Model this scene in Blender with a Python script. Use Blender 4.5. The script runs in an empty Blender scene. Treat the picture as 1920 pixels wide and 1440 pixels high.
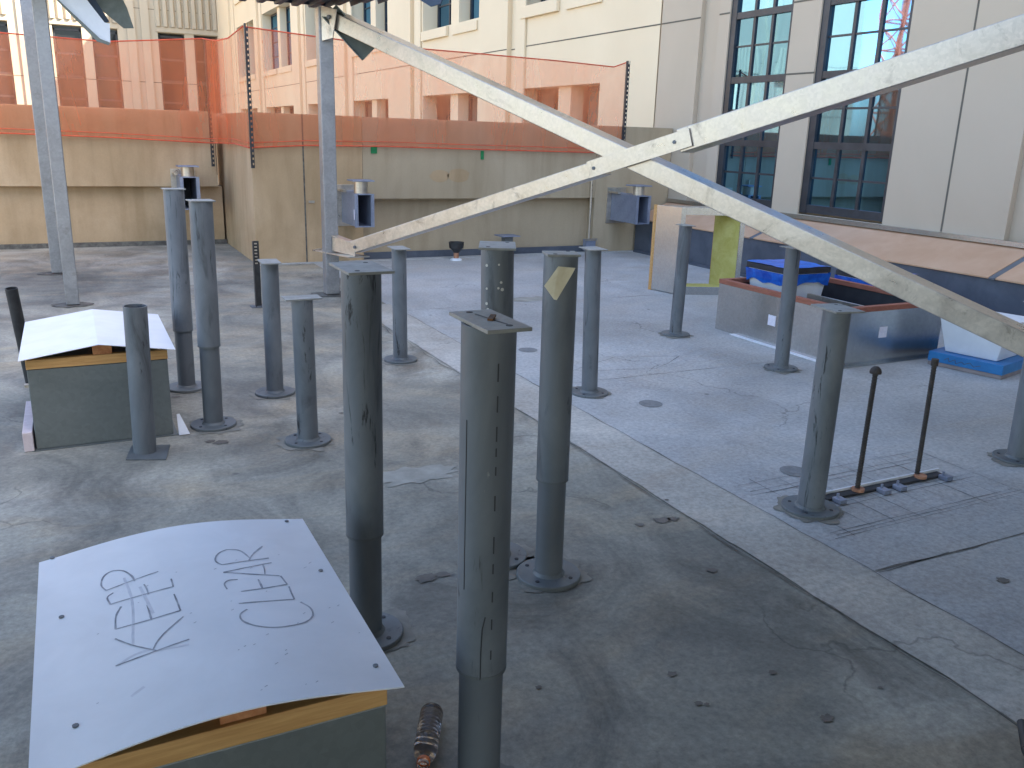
import bpy, bmesh, math, random
from mathutils import Vector, Matrix, noise
random.seed(7)
S = bpy.context.scene
COL = S.collection
# World axes: X runs along the parapets (to the right, away), Y runs along the right-hand building
# (to the left, away), Z up.  Roof slab is z = 0, the eye is 1.6 m above it at the origin.

# ------------------------------------------------------------------ camera
F0 = 1620.0; TH = math.radians(16.0); RO = math.radians(1.75); AZ = math.radians(63)
def _r(p): return Vector((p[0]*math.sin(AZ)+p[1]*math.cos(AZ), -p[0]*math.cos(AZ)+p[1]*math.sin(AZ), p[2]))
_F = _r((0, math.cos(TH), -math.sin(TH))); _U = _r((0, math.sin(TH), math.cos(TH))); _R = _r((1, 0, 0))
R2 = math.cos(RO)*_R + math.sin(RO)*_U
U2 = -math.sin(RO)*_R + math.cos(RO)*_U
EYE = Vector((0, 0, 1.6))
cam = bpy.data.cameras.new('camera'); cam.sensor_width = 36; cam.lens = F0/1920*36
cam.clip_start = 0.05; cam.clip_end = 3000
co = bpy.data.objects.new('camera', cam); COL.objects.link(co)
m3 = Matrix((R2, U2, -_F)).transposed()
co.matrix_world = Matrix.Translation(EYE) @ m3.to_4x4()
S.camera = co

# ------------------------------------------------------------------ materials
MATS = {}
def nodes(name):
    m = bpy.data.materials.new(name); m.use_nodes = True
    nt = m.node_tree; b = nt.nodes['Principled BSDF']
    MATS[name] = m
    return m, nt, b
def N(nt, t, **k):
    n = nt.nodes.new(t)
    for a, v in k.items():
        if a in n.inputs: n.inputs[a].default_value = v
        else: setattr(n, a, v)
    return n
def pos(nt, scale=(1, 1, 1)):
    g = N(nt, 'ShaderNodeNewGeometry'); mp = N(nt, 'ShaderNodeMapping')
    mp.inputs['Scale'].default_value = scale
    nt.links.new(g.outputs['Position'], mp.inputs['Vector'])
    return mp.outputs['Vector']
def noise_tex(nt, vec, scale, detail=5, rough=.6, dist=0):
    n = N(nt, 'ShaderNodeTexNoise'); n.inputs['Scale'].default_value = scale
    n.inputs['Detail'].default_value = detail; n.inputs['Roughness'].default_value = rough
    n.inputs['Distortion'].default_value = dist
    nt.links.new(vec, n.inputs['Vector']); return n.outputs['Fac']
def ramp(nt, fac, stops):
    r = N(nt, 'ShaderNodeValToRGB'); e = r.color_ramp.elements
    while len(e) < len(stops): e.new(.5)
    for i, (p, c) in enumerate(stops):
        e[i].position = p; e[i].color = (*c, 1) if len(c) == 3 else c
    nt.links.new(fac, r.inputs['Fac']); return r.outputs['Color']
def mixc(nt, a, b, fac, mode='MIX'):
    m = N(nt, 'ShaderNodeMix', data_type='RGBA', blend_type=mode)
    for s, v in ((m.inputs[6], a), (m.inputs[7], b), (m.inputs[0], fac)):
        if isinstance(v, (int, float)): s.default_value = v
        elif isinstance(v, tuple): s.default_value = (*v, 1)
        else: nt.links.new(v, s)
    return m.outputs[2]
def bump(nt, b, h, strength, dist):
    bp = N(nt, 'ShaderNodeBump'); bp.inputs['Strength'].default_value = strength; bp.inputs['Distance'].default_value = dist
    nt.links.new(h, bp.inputs['Height']); nt.links.new(bp.outputs['Normal'], b.inputs['Normal'])
def simple(name, c1, c2, scale=3, rough=.7, metal=0, stretch=(1, 1, 1), bstr=.2, bdist=.002, bscale=None, contrast=(.35, .65), spec=.5):
    m, nt, b = nodes(name)
    p = pos(nt, stretch)
    f = noise_tex(nt, p, scale, 6, .6, .4)
    nt.links.new(ramp(nt, f, [(contrast[0], c1), (contrast[1], c2)]), b.inputs['Base Color'])
    b.inputs['Roughness'].default_value = rough; b.inputs['Metallic'].default_value = metal
    b.inputs['Specular IOR Level'].default_value = spec
    if bstr: bump(nt, b, noise_tex(nt, pos(nt), bscale or scale*12, 4, .6), bstr, bdist)
    return m

def concrete(name, dark, mid, light, warm, patch=1.0):
    m, nt, b = nodes(name)
    p = pos(nt)
    big = noise_tex(nt, p, .55, 4, .55, .8)
    c = ramp(nt, big, [(.30, dark), (.5, mid), (.68, light)])
    w = noise_tex(nt, pos(nt, (.5, 1.3, 1)), .8, 5, .6, 2.2)
    c = mixc(nt, c, warm, ramp(nt, w, [(.47, (0, 0, 0)), (.66, (.75, .75, .75))]))
    # finishing swirls and damp blotches
    sw = noise_tex(nt, pos(nt, (1.0, .75, 1)), 1.9, 8, .72, .9)
    c = mixc(nt, c, ramp(nt, sw, [(.34, (.50, .50, .49)), (.46, (.84, .84, .83)), (.54, (1.05, 1.05, 1.03)), (.66, (1.30, 1.28, 1.22))]), patch, 'MULTIPLY')
    fine = noise_tex(nt, p, 42, 5, .75)
    c = mixc(nt, c, ramp(nt, fine, [(.3, (.66, .66, .66)), (.7, (1.22, 1.22, 1.22))]), .9, 'MULTIPLY')
    v = N(nt, 'ShaderNodeTexVoronoi'); v.inputs['Scale'].default_value = 2.3; v.inputs['Randomness'].default_value = 1
    nt.links.new(p, v.inputs['Vector'])
    c = mixc(nt, (.1, .095, .085), c, ramp(nt, v.outputs['Distance'], [(.02, (.25, .25, .25)), (.05, (1, 1, 1))]))
    # fine wandering hairline cracks
    cr = N(nt, 'ShaderNodeTexVoronoi', feature='DISTANCE_TO_EDGE'); cr.inputs['Scale'].default_value = .42
    wn = N(nt, 'ShaderNodeTexNoise'); wn.inputs['Scale'].default_value = 1.7; wn.inputs['Detail'].default_value = 6
    nt.links.new(p, wn.inputs['Vector'])
    ad = N(nt, 'ShaderNodeVectorMath', operation='MULTIPLY_ADD'); ad.inputs[1].default_value = (.9, .9, .9)
    nt.links.new(wn.outputs['Color'], ad.inputs[0]); nt.links.new(p, ad.inputs[2]); nt.links.new(ad.outputs[0], cr.inputs['Vector'])
    gate = noise_tex(nt, p, .9, 2, .5)
    crk = ramp(nt, cr.outputs['Distance'], [(0, (.5, .5, .5)), (.004, (1, 1, 1))])
    crk = mixc(nt, (1., 1., 1.), crk, ramp(nt, gate, [(.5, (0, 0, 0)), (.56, (1, 1, 1))]))
    c = mixc(nt, c, crk, .8, 'MULTIPLY')
    nt.links.new(c, b.inputs['Base Color'])
    rr = ramp(nt, sw, [(.3, (.55, .55, .55)), (.6, (.8, .8, .8))]); nt.links.new(rr, b.inputs['Roughness'])
    bump(nt, b, mixc(nt, fine, sw, .5), .35, .004)
    return m

concrete('roof_concrete', (.155, .147, .122), (.295, .273, .225), (.43, .40, .34), (.34, .275, .19))
concrete('pale_concrete', (.36, .325, .275), (.45, .415, .36), (.53, .495, .44), (.45, .39, .32), .45)
concrete('right_concrete', (.34, .33, .315), (.42, .41, .395), (.49, .48, .46), (.42, .385, .34), .35)
simple('joint_dirt', (.08, .07, .06), (.17, .155, .13), 14, .9)
simple('pencil', (.05, .05, .06), (.17, .17, .17), 9, .8, bstr=0)
simple('mortar', (.26, .245, .205), (.36, .335, .285), 9, .9, bscale=40, bstr=.6)
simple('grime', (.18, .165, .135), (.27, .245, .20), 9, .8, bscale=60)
simple('spot', (.10, .085, .07), (.17, .145, .12), 12, .7)
simple('old_core', (.17, .17, .165), (.24, .235, .23), 30, .85)
simple('far_ground', (.20, .18, .15), (.32, .30, .26), .05, .9, bstr=0)

def stucco(name, c1, c2, c3):
    m, nt, b = nodes(name)
    f = noise_tex(nt, pos(nt), .8, 6, .6, .6)
    c = ramp(nt, f, [(.3, c1), (.52, c2), (.7, c3)])
    dr = noise_tex(nt, pos(nt, (4, 4, .5)), 1.2, 5, .6, .3)
    c = mixc(nt, c, ramp(nt, dr, [(.3, (.82, .80, .76)), (.5, (1, 1, 1)), (.75, (1.08, 1.08, 1.08))]), .8, 'MULTIPLY')
    fine = noise_tex(nt, pos(nt), 60, 4, .7)
    c = mixc(nt, c, ramp(nt, fine, [(.2, (.88, .88, .88)), (.8, (1.08, 1.08, 1.08))]), .7, 'MULTIPLY')
    nt.links.new(c, b.inputs['Base Color']); b.inputs['Roughness'].default_value = .92
    b.inputs['Specular IOR Level'].default_value = .15
    bump(nt, b, fine, .4, .004)
stucco('parapet_stucco', (.38, .265, .15), (.47, .33, .195), (.54, .39, .245))
stucco('parapet_grey_stucco', (.38, .295, .19), (.42, .33, .22), (.455, .365, .25))
simple('cream_panel', (.70, .565, .385), (.76, .625, .435), .35, .85, bstr=.15, bscale=40, bdist=.003, spec=.2, contrast=(.3, .7))
simple('grey_panel', (.47, .38, .28), (.52, .425, .32), .5, .85, bstr=.15, bscale=40, bdist=.003, spec=.2, contrast=(.3, .7))
simple('far_panel', (.46, .38, .275), (.52, .44, .32), .3, .85, bstr=0, spec=.2, contrast=(.3, .7))
simple('panel_joint', (.10, .09, .07), (.14, .12, .09), 5, .9, bstr=0)
simple('frame_black', (.018, .019, .022), (.035, .036, .04), 6, .45, bstr=0)
simple('black_plastic', (.012, .013, .014), (.03, .03, .032), 12, .5, bscale=60)
simple('rebar_steel', (.02, .018, .018), (.055, .042, .035), 30, .7, bscale=120, bstr=.6)

def galv(name, lo, hi, rough=.42, metal=.85, stain=.55):
    m, nt, b = nodes(name)
    v = N(nt, 'ShaderNodeTexVoronoi'); v.inputs['Scale'].default_value = 55
    nt.links.new(pos(nt), v.inputs['Vector'])
    sp = N(nt, 'ShaderNodeSeparateColor'); nt.links.new(v.outputs['Color'], sp.inputs[0])
    big = noise_tex(nt, pos(nt), 5.5 if stain > .2 else 1.5, 6 if stain > .2 else 2, .65, 1.0)
    c = ramp(nt, big, [(.28, lo), (.7, hi)])
    c = mixc(nt, c, ramp(nt, sp.outputs[0], [(0, (.9, .9, .9)), (1, (1.07, 1.07, 1.07))]), .7, 'MULTIPLY')
    st = noise_tex(nt, pos(nt, (1, 1, 1)), 2.3, 6, .75, 2)
    c = mixc(nt, c, (.16, .14, .12), ramp(nt, st, [(.57, (0, 0, 0)), (.70, (stain, stain, stain))]))
    nt.links.new(c, b.inputs['Base Color']); b.inputs['Metallic'].default_value = metal
    b.inputs['Roughness'].default_value = rough
    if stain > .2: nt.links.new(ramp(nt, big, [(.3, (rough-.08,)*3), (.7, (rough+.12,)*3)]), b.inputs['Roughness'])
    if stain > .2: bump(nt, b, big, .15, .002)
    else: bump(nt, b, noise_tex(nt, pos(nt), 1.3, 1, .4), .12, .01)
galv('galvanised', (.43, .39, .34), (.62, .545, .455), .33, .85, .6)
galv('post_galvanised', (.25, .25, .26), (.36, .355, .35), .42, .6, .5)
galv('galvanised_sheet', (.48, .49, .48), (.56, .57, .56), .26, .95, .0)
galv('dull_sheet', (.15, .165, .16), (.20, .215, .205), .5, .4, .0)
galv('blue_steel', (.22, .25, .33), (.33, .36, .45), .5, .6, .2)

def pipe_paint(name, base, lighter, stain):
    m, nt, b = nodes(name)
    big = noise_tex(nt, pos(nt, (1, 1, .5)), 5, 6, .6, .8)
    c = ramp(nt, big, [(.3, base), (.7, lighter)])
    st = noise_tex(nt, pos(nt, (14, 14, 2.0)), 1.0, 6, .72, 1.2)
    c = mixc(nt, c, (.018, .018, .02), ramp(nt, st, [(.59, (0, 0, 0)), (.65, (stain, stain, stain))]))
    st2 = noise_tex(nt, pos(nt, (7, 7, 1.6)), 1.3, 7, .7, .8)
    c = mixc(nt, c, (.05, .052, .058), ramp(nt, st2, [(.56, (0, 0, 0)), (.70, (.75*stain, .75*stain, .75*stain))]))
    sc = noise_tex(nt, pos(nt, (30, 30, 9)), 1.1, 4, .7, 1.0)
    c = mixc(nt, c, (.33, .34, .33), ramp(nt, sc, [(.70, (0, 0, 0)), (.78, (.6, .6, .6))]))
    nt.links.new(c, b.inputs['Base Color']); b.inputs['Roughness'].default_value = .52
    b.inputs['Metallic'].default_value = .1
    bump(nt, b, noise_tex(nt, pos(nt), 45, 4, .6), .25, .001)
pipe_paint('pipe_upper', (.105, .117, .130), (.175, .190, .205), .97)
pipe_paint('pipe_lower', (.10, .112, .125), (.14, .15, .16), .25)
pipe_paint('pipe_flange', (.09, .10, .105), (.15, .16, .16), .5)
simple('weld_rust', (.05, .03, .02), (.25, .10, .03), 40, .8)
simple('cap_steel', (.22, .22, .205), (.30, .30, .28), 20, .6, .2, bscale=90)
simple('chip_paint', (.5, .48, .42), (.62, .6, .55), 30, .7)
simple('masking_paper', (.62, .52, .33), (.74, .66, .47), 12, .85)
simple('white_board', (.72, .715, .73), (.79, .785, .80), 5, .42, bstr=.15, bscale=5, bdist=.01, spec=.4)
simple('pencil_mark', (.22, .22, .24), (.46, .46, .49), 34, .8, bstr=0)
simple('smudge', (.60, .59, .62), (.72, .71, .74), 18, .6, bstr=0)
simple('lumber', (.46, .235, .075), (.60, .34, .125), 3, .75, stretch=(2, 18, 30), bscale=60)
simple('lumber_end', (.36, .13, .045), (.50, .22, .09), 30, .8)
simple('red_lumber', (.26, .085, .05), (.36, .13, .08), 5, .7, stretch=(6, 2, 14))
simple('plywood', (.50, .29, .165), (.57, .35, .215), 2.5, .75, stretch=(1, 1, 1))
simple('membrane', (.06, .07, .09), (.095, .105, .13), 4, .6, bscale=30)
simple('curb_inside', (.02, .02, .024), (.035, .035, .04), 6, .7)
simple('insulation', (.44, .39, .10), (.54, .50, .17), 7, .95, bstr=.8, bscale=40, bdist=.01)
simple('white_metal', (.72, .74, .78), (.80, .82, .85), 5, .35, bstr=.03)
simple('white_trim', (.62, .62, .64), (.74, .73, .75), 10, .5)
simple('pink_trim', (.60, .47, .47), (.72, .60, .60), 16, .6)
simple('blue_film', (.005, .06, .42), (.02, .17, .70), 9, .28, bstr=.8, bscale=22, bdist=.01)
simple('blue_tray', (.01, .13, .36), (.02, .20, .48), 5, .4)
simple('tray_corner', (.2, .17, .17), (.3, .25, .25), 5, .6)
simple('label_paper', (.66, .64, .74), (.78, .76, .84), 60, .7, bstr=0)
simple('green_paint', (.01, .16, .05), (.02, .24, .08), 20, .8, bstr=0)
simple('copper', (.35, .16, .09), (.5, .25, .15), 20, .5, .4)
simple('deck_steel', (.02, .035, .06), (.035, .055, .085), 4, .6, .2)
simple('stub_dark', (.10, .115, .10), (.17, .19, .17), 5, .5, .3)
simple('crane_red', (.55, .08, .03), (.65, .12, .05), 2, .6, bstr=0)
simple('orange_cap', (.6, .12, .02), (.75, .2, .04), 10, .4, bstr=0)
simple('grout', (.33, .32, .30), (.45, .44, .42), 20, .9)

def glass(name, tint, refl, rough=.02):
    m = bpy.data.materials.new(name); m.use_nodes = True; nt = m.node_tree
    nt.nodes.remove(nt.nodes['Principled BSDF']); out = nt.nodes['Material Output']
    d = N(nt, 'ShaderNodeBsdfDiffuse'); d.inputs['Color'].default_value = (.012, .013, .015, 1)
    g = N(nt, 'ShaderNodeBsdfGlossy'); g.inputs['Color'].default_value = (*tint, 1); g.inputs['Roughness'].default_value = rough
    w = noise_tex(nt, pos(nt), 1.4, 2, .4)
    bp = N(nt, 'ShaderNodeBump'); bp.inputs['Strength'].default_value = .25; bp.inputs['Distance'].default_value = .006
    nt.links.new(w, bp.inputs['Height']); nt.links.new(bp.outputs['Normal'], g.inputs['Normal'])
    fr = N(nt, 'ShaderNodeFresnel'); fr.inputs['IOR'].default_value = 1.5
    mr = N(nt, 'ShaderNodeMapRange'); mr.inputs['To Min'].default_value = refl; mr.inputs['To Max'].default_value = 1
    nt.links.new(fr.outputs['Fac'], mr.inputs['Value'])
    mx = N(nt, 'ShaderNodeMixShader')
    nt.links.new(mr.outputs['Result'], mx.inputs['Fac']); nt.links.new(d.outputs[0], mx.inputs[1]); nt.links.new(g.outputs[0], mx.inputs[2])
    nt.links.new(mx.outputs[0], out.inputs['Surface']); MATS[name] = m
glass('window_glass', (.18, .42, .68), .5)
glass('dark_glass', (.35, .38, .42), .0)

def net_mat():
    m = bpy.data.materials.new('orange_net'); m.use_nodes = True; nt = m.node_tree
    nt.nodes.remove(nt.nodes['Principled BSDF']); out = nt.nodes['Material Output']
    col = (.95, .30, .13, 1)
    d = N(nt, 'ShaderNodeBsdfDiffuse'); d.inputs['Color'].default_value = col
    t = N(nt, 'ShaderNodeBsdfTranslucent'); t.inputs['Color'].default_value = col
    a = N(nt, 'ShaderNodeMixShader'); a.inputs['Fac'].default_value = .5
    nt.links.new(d.outputs[0], a.inputs[1]); nt.links.new(t.outputs[0], a.inputs[2])
    tr = N(nt, 'ShaderNodeBsdfTransparent')
    f = noise_tex(nt, pos(nt, (1, 1, .25)), 2.0, 4, .6, .5)
    fr = N(nt, 'ShaderNodeMapRange'); fr.inputs['From Min'].default_value = .3; fr.inputs['From Max'].default_value = .7; fr.inputs['To Min'].default_value = .30; fr.inputs['To Max'].default_value = .52
    nt.links.new(f, fr.inputs['Value'])
    mx = N(nt, 'ShaderNodeMixShader'); nt.links.new(fr.outputs['Result'], mx.inputs['Fac'])
    nt.links.new(tr.outputs[0], mx.inputs[1]); nt.links.new(a.outputs[0], mx.inputs[2])
    nt.links.new(mx.outputs[0], out.inputs['Surface']); MATS['orange_net'] = m
net_mat()
simple('net_cord', (.55, .07, .03), (.7, .12, .05), 9, .8, bstr=0)
def plastic():
    m, nt, b = nodes('clear_plastic')
    b.inputs['Base Color'].default_value = (.42, .36, .32, 1); b.inputs['Transmission Weight'].default_value = .92
    b.inputs['Roughness'].default_value = .12; b.inputs['IOR'].default_value = 1.3
plastic()

# ------------------------------------------------------------------ mesh helpers
class MB:
    def __init__(s): s.v = []; s.f = []
    def add(s, vs, fs):
        o = len(s.v); s.v += [Vector(v) for v in vs]; s.f += [[i+o for i in f] for f in fs]; return s
    def box(s, x0, x1, y0, y1, z0, z1):
        return s.add([(x0,y0,z0),(x1,y0,z0),(x1,y1,z0),(x0,y1,z0),(x0,y0,z1),(x1,y0,z1),(x1,y1,z1),(x0,y1,z1)],
                     [(0,3,2,1),(4,5,6,7),(0,1,5,4),(1,2,6,5),(2,3,7,6),(3,0,4,7)])
    def prism(s, poly, d):          # closed polygon swept by vector d
        n = len(poly); d = Vector(d); P = [Vector(p) for p in poly]
        return s.add(P+[p+d for p in P], [list(range(n))[::-1], list(range(n, 2*n))] +
                     [(i, (i+1) % n, n+(i+1) % n, n+i) for i in range(n)])
    def bar(s, a, b, w, h, up=(0, 0, 1)):      # rectangular bar from a to b
        a = Vector(a); b = Vector(b); d = (b-a).normalized(); sd = d.cross(Vector(up))
        sd.normalize(); u = sd.cross(d)
        q = [a+sd*w/2*i+u*h/2*j for i, j in ((-1,-1),(1,-1),(1,1),(-1,1))]
        return s.prism(q, b-a)
    def tube(s, a, b, r0, r1=None, n=32, cap=True, inner=None):
        a = Vector(a); b = Vector(b); r1 = r0 if r1 is None else r1
        d = (b-a).normalized(); x = d.orthogonal().normalized(); y = d.cross(x)
        ang = [2*math.pi*i/n for i in range(n)]
        A = [a+(x*math.cos(t)+y*math.sin(t))*r0 for t in ang]; B = [b+(x*math.cos(t)+y*math.sin(t))*r1 for t in ang]
        fs = [(i, (i+1) % n, n+(i+1) % n, n+i) for i in range(n)]
        if inner is None:
            if cap: fs += [list(range(n))[::-1], list(range(n, 2*n))]
            return s.add(A+B, fs)
        I = [a+(x*math.cos(t)+y*math.sin(t))*inner for t in ang]; J = [b+(x*math.cos(t)+y*math.sin(t))*inner for t in ang]
        for i in range(n):
            j = (i+1) % n
            fs += [(2*n+j, 2*n+i, 3*n+i, 3*n+j), (n+i, n+j, 3*n+j, 3*n+i), (j, i, 2*n+i, 2*n+j)]
        return s.add(A+B+I+J, fs)
    def path(s, pts, r, n=6):
        for p, q in zip(pts, pts[1:]): s.tube(p, q, r, n=n)
        return s
    def lathe(s, prof, c, n=32, axis=None):
        M = Matrix.Identity(3) if axis is None else Vector((0, 0, 1)).rotation_difference(Vector(axis)).to_matrix()
        c = Vector(c); vs = []
        for r, z in prof:
            for i in range(n):
                t = 2*math.pi*i/n; vs.append(c+M@Vector((r*math.cos(t), r*math.sin(t), z)))
        fs = []
        for k in range(len(prof)-1):
            for i in range(n):
                j = (i+1) % n; fs.append((k*n+i, k*n+j, (k+1)*n+j, (k+1)*n+i))
        return s.add(vs, fs)
    def build(s, name, mat, parent=None, bevel=0, smooth=False, loc=None):
        me = bpy.data.meshes.new(name)
        off = Vector(loc) if loc is not None else Vector((0, 0, 0))
        if parent is not None: off = off + wloc(parent)
        me.from_pydata([tuple(v-off) for v in s.v], [], s.f)
        bm = bmesh.new(); bm.from_mesh(me); bmesh.ops.recalc_face_normals(bm, faces=bm.faces)
        if bevel:
            es = [e for e in bm.edges if len(e.link_faces) == 2 and e.calc_face_angle(0) > .6]
            bmesh.ops.bevel(bm, geom=es, offset=bevel, segments=2, affect='EDGES', profile=.5)
        bm.to_mesh(me); bm.free()
        if smooth:
            me.polygons.foreach_set('use_smooth', [True]*len(me.polygons))
            me.set_sharp_from_angle(angle=math.radians(38))
        ms = mat if isinstance(mat, list) else [mat]
        for x in ms: me.materials.append(MATS[x])
        o = bpy.data.objects.new(name, me); COL.objects.link(o)
        if parent is not None: o.parent = parent
        if loc is not None: o.location = loc
        return o
def wloc(o):
    v = Vector((0, 0, 0))
    while o is not None: v += o.location; o = o.parent
    return v
def thing(name, label, cat, loc=(0, 0, 0), group=None):
    o = bpy.data.objects.new(name, None); COL.objects.link(o); o.location = loc
    o.empty_display_size = .1
    return tag(o, label, cat, group)
def tag(o, label, cat, group=None):
    o['label'] = label; o['category'] = cat
    if group: o['group'] = group
    return o
def struct(o): o['kind'] = 'structure'; return o

# ------------------------------------------------------------------ setting: grounds
struct(MB().add([(-900,-900,-12),(900,-900,-12),(900,900,-12),(-900,900,-12)], [(0,1,2,3)]).build('ground', 'far_ground'))
struct(MB().box(-16, 8.0, -22, 13.6, -.5, 0).build('roof_slab', 'roof_concrete'))
def wavy_strip(x0, x1, y0, y1, z, amp0, amp1, step=.08, seed=0):
    b = MB(); n = int((y1-y0)/step); vs = []; fs = []
    for i in range(n+1):
        y = y0+(y1-y0)*i/n
        a = amp0*(noise.noise(Vector((y*2.3, seed, 0)))+.5*noise.noise(Vector((y*11, seed, 3))))
        c = amp1*(noise.noise(Vector((y*2.3, seed, 9)))+.5*noise.noise(Vector((y*11, seed, 5))))
        vs += [(x0+a, y, z), (x1+c, y, z)]
        if i: fs.append((2*i-2, 2*i-1, 2*i+1, 2*i))
    return b.add(vs, fs)
# right-hand slab panel, slightly greyer concrete, its paler tone mostly painted-in sky light
struct(MB().add([(2.64,-6,.0025),(7.44,-6,.0025),(7.44,10.9,.0025),(2.64,10.9,.0025)], [(0,1,2,3)]).build('right_slab', 'right_concrete'))
struct(wavy_strip(2.315, 2.665, -6, 7.9, .005, .018, .012).build('pale_strip', 'pale_concrete'))
# construction joints and edge cracks
def zlay(x): return .0022 if x < 2.25 else (.0072 if x < 2.71 else .0048)
jb = MB()
def crack(b, pts, w, z, amp=.02, seed=1, step=.06):
    P = []
    for p, q in zip(pts, pts[1:]):
        p = Vector((*p, 0)); q = Vector((*q, 0)); L = (q-p).length; n = max(2, int(L/step)); nn = Vector((-(q-p).y, (q-p).x, 0)).normalized()
        for i in range(n+1):
            x = p.lerp(q, i/n); P.append(x+nn*amp*noise.noise(x*5+Vector((seed, 0, 0))))
    vs = []; fs = []
    for i, x in enumerate(P):
        t = (P[min(i+1, len(P)-1)]-P[max(i-1, 0)])
        nn = Vector((-t.y, t.x, 0)).normalized() if t.length > 0 else Vector((1, 0, 0))
        ww = w*(.35+1.3*abs(noise.noise(x*3+Vector((seed, 7, 0)))))
        vs += [x+nn*ww/2+Vector((0, 0, z)), x-nn*ww/2+Vector((0, 0, z))]
        if i: fs.append((2*i-2, 2*i-1, 2*i+1, 2*i))
    vs = [Vector((v.x, v.y, zlay(v.x))) for v in vs]
    b.add(vs, fs)
crack(jb, [(2.305, -4), (2.30, 3.7)], .009, .0125, .02, 1)
crack(jb, [(2.30, 3.7), (2.30, 3.9), (2.16, 4.0), (1.75, 4.02)], .010, .0125, .03, 2)
crack(jb, [(2.30, 4.6), (2.26, 7.6)], .008, .0125, .03, 3)
crack(jb, [(2.665, -4), (2.665, 2.2)], .008, .0125, .014, 4)
crack(jb, [(2.665, 2.2), (2.66, 7.4)], .007, .0125, .014, 5)
crack(jb, [(2.68, 2.06), (7.4, 2.05)], .010, .0125, .01, 6)
crack(jb, [(2.68, 2.085), (3.1, 2.075)], .012, .0127, .02, 16)
crack(jb, [(2.66, 4.84), (5.1, 4.80)], .006, .0125, .01, 7)
crack(jb, [(-.5, 7.93), (2.3, 7.95)], .007, .0125, .03, 8)
crack(jb, [(2.6, 7.55), (7.2, 7.5)], .007, .0125, .01, 9)
crack(jb, [(-3, 6.5), (-.3, 6.55)], .009, .0125, .02, 10)
crack(jb, [(.6, 6.6), (2.2, 6.45)], .006, .0125, .03, 11)
crack(jb, [(-1, 9.6), (2.2, 9.4)], .010, .0125, .04, 12)
crack(jb, [(3.05, 5.1), (3.6, 5.35), (4.1, 5.2), (3.7, 4.95), (3.1, 5.1)], .006, .0125, .02, 13)
struct(jb.build('slab_joints', 'joint_dirt'))
pb = MB()
# pencil / chalk layout lines round the anchor slot
for k in range(9):
    x = 2.86+k*.145
    crack(pb, [(x, 2.34+.02*(k % 3)), (x+.01, 3.02-.05*(k % 2))], .0045, .0135, .004, 20+k)
for y in (2.36, 2.385, 2.41, 2.6, 2.635, 2.86, 2.9, 2.98):
    crack(pb, [(2.72+.1*random.random(), y-.01), (4.05-.12*random.random(), y)], .0045, .0135, .006, int(40+y*10))
struct(pb.build('layout_lines', 'pencil'))
# round cored patches and small stains
sb = MB()
for x, y, r in ((3.149, 4.246, .075), (3.074, 5.777, .075), (3.162, 3.008, .075), (1.98, 6.9, .08)):
    sb.lathe([(0, zlay(x)+.0004), (r, zlay(x)+.0004)], (x, y, 0), 24)
struct(sb.build('cored_patches', 'old_core'))
# rough patch of lighter mortar left of the pale strip
def blob(b, cx, cy, rx, ry, z, seed, n=48, rough=.35):
    vs = [(cx, cy, z)]
    for i in range(n):
        t = 2*math.pi*i/n; k = 1+rough*noise.noise(Vector((math.cos(t)*2.2, math.sin(t)*2.2, seed)))+.12*noise.noise(Vector((math.cos(t)*9, math.sin(t)*9, seed)))
        vs.append((cx+rx*k*math.cos(t), cy+ry*k*math.sin(t), z))
    b.add(vs, [(0, 1+i, 1+(i+1) % n) for i in range(n)])
mb = MB(); blob(mb, 1.37, 3.70, .22, .10, .0025, 4, 90, .7); blob(mb, 4.1, 7.72, .3, .12, .0048, 8)
struct(mb.build('mortar_patch', 'mortar'))
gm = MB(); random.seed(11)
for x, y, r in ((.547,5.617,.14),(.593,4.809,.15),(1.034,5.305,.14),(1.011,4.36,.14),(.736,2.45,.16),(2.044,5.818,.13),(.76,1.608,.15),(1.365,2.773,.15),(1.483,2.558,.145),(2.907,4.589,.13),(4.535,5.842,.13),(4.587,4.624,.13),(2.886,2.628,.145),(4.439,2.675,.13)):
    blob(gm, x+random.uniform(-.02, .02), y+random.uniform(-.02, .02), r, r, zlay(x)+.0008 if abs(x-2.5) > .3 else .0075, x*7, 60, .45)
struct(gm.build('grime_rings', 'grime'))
gm = MB()
for px, py, r in ((1243,976,.028),(1262,974,.02),(1335,1070,.017),(1448,1262,.01),(1550,1348,.016),(1010,1290,.008),(1200,985,.015),(800,1085,.03),(830,1078,.02),(415,830,.03),(395,828,.02),(1250,940,.008),(330,745,.02),(640,775,.012),(1650,1290,.006),(1260,1265,.012),(1310,1320,.01),(1325,1322,.007),(1880,1090,.02)):
    dd = (px-960)/F0*R2-(py-720)/F0*U2+_F; q = EYE+dd*(-1.6/dd.z); blob(gm, q.x, q.y, r*1.3, r, zlay(q.x)+.0012, px, 22, .6)
struct(gm.build('floor_spots', 'spot'))

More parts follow.
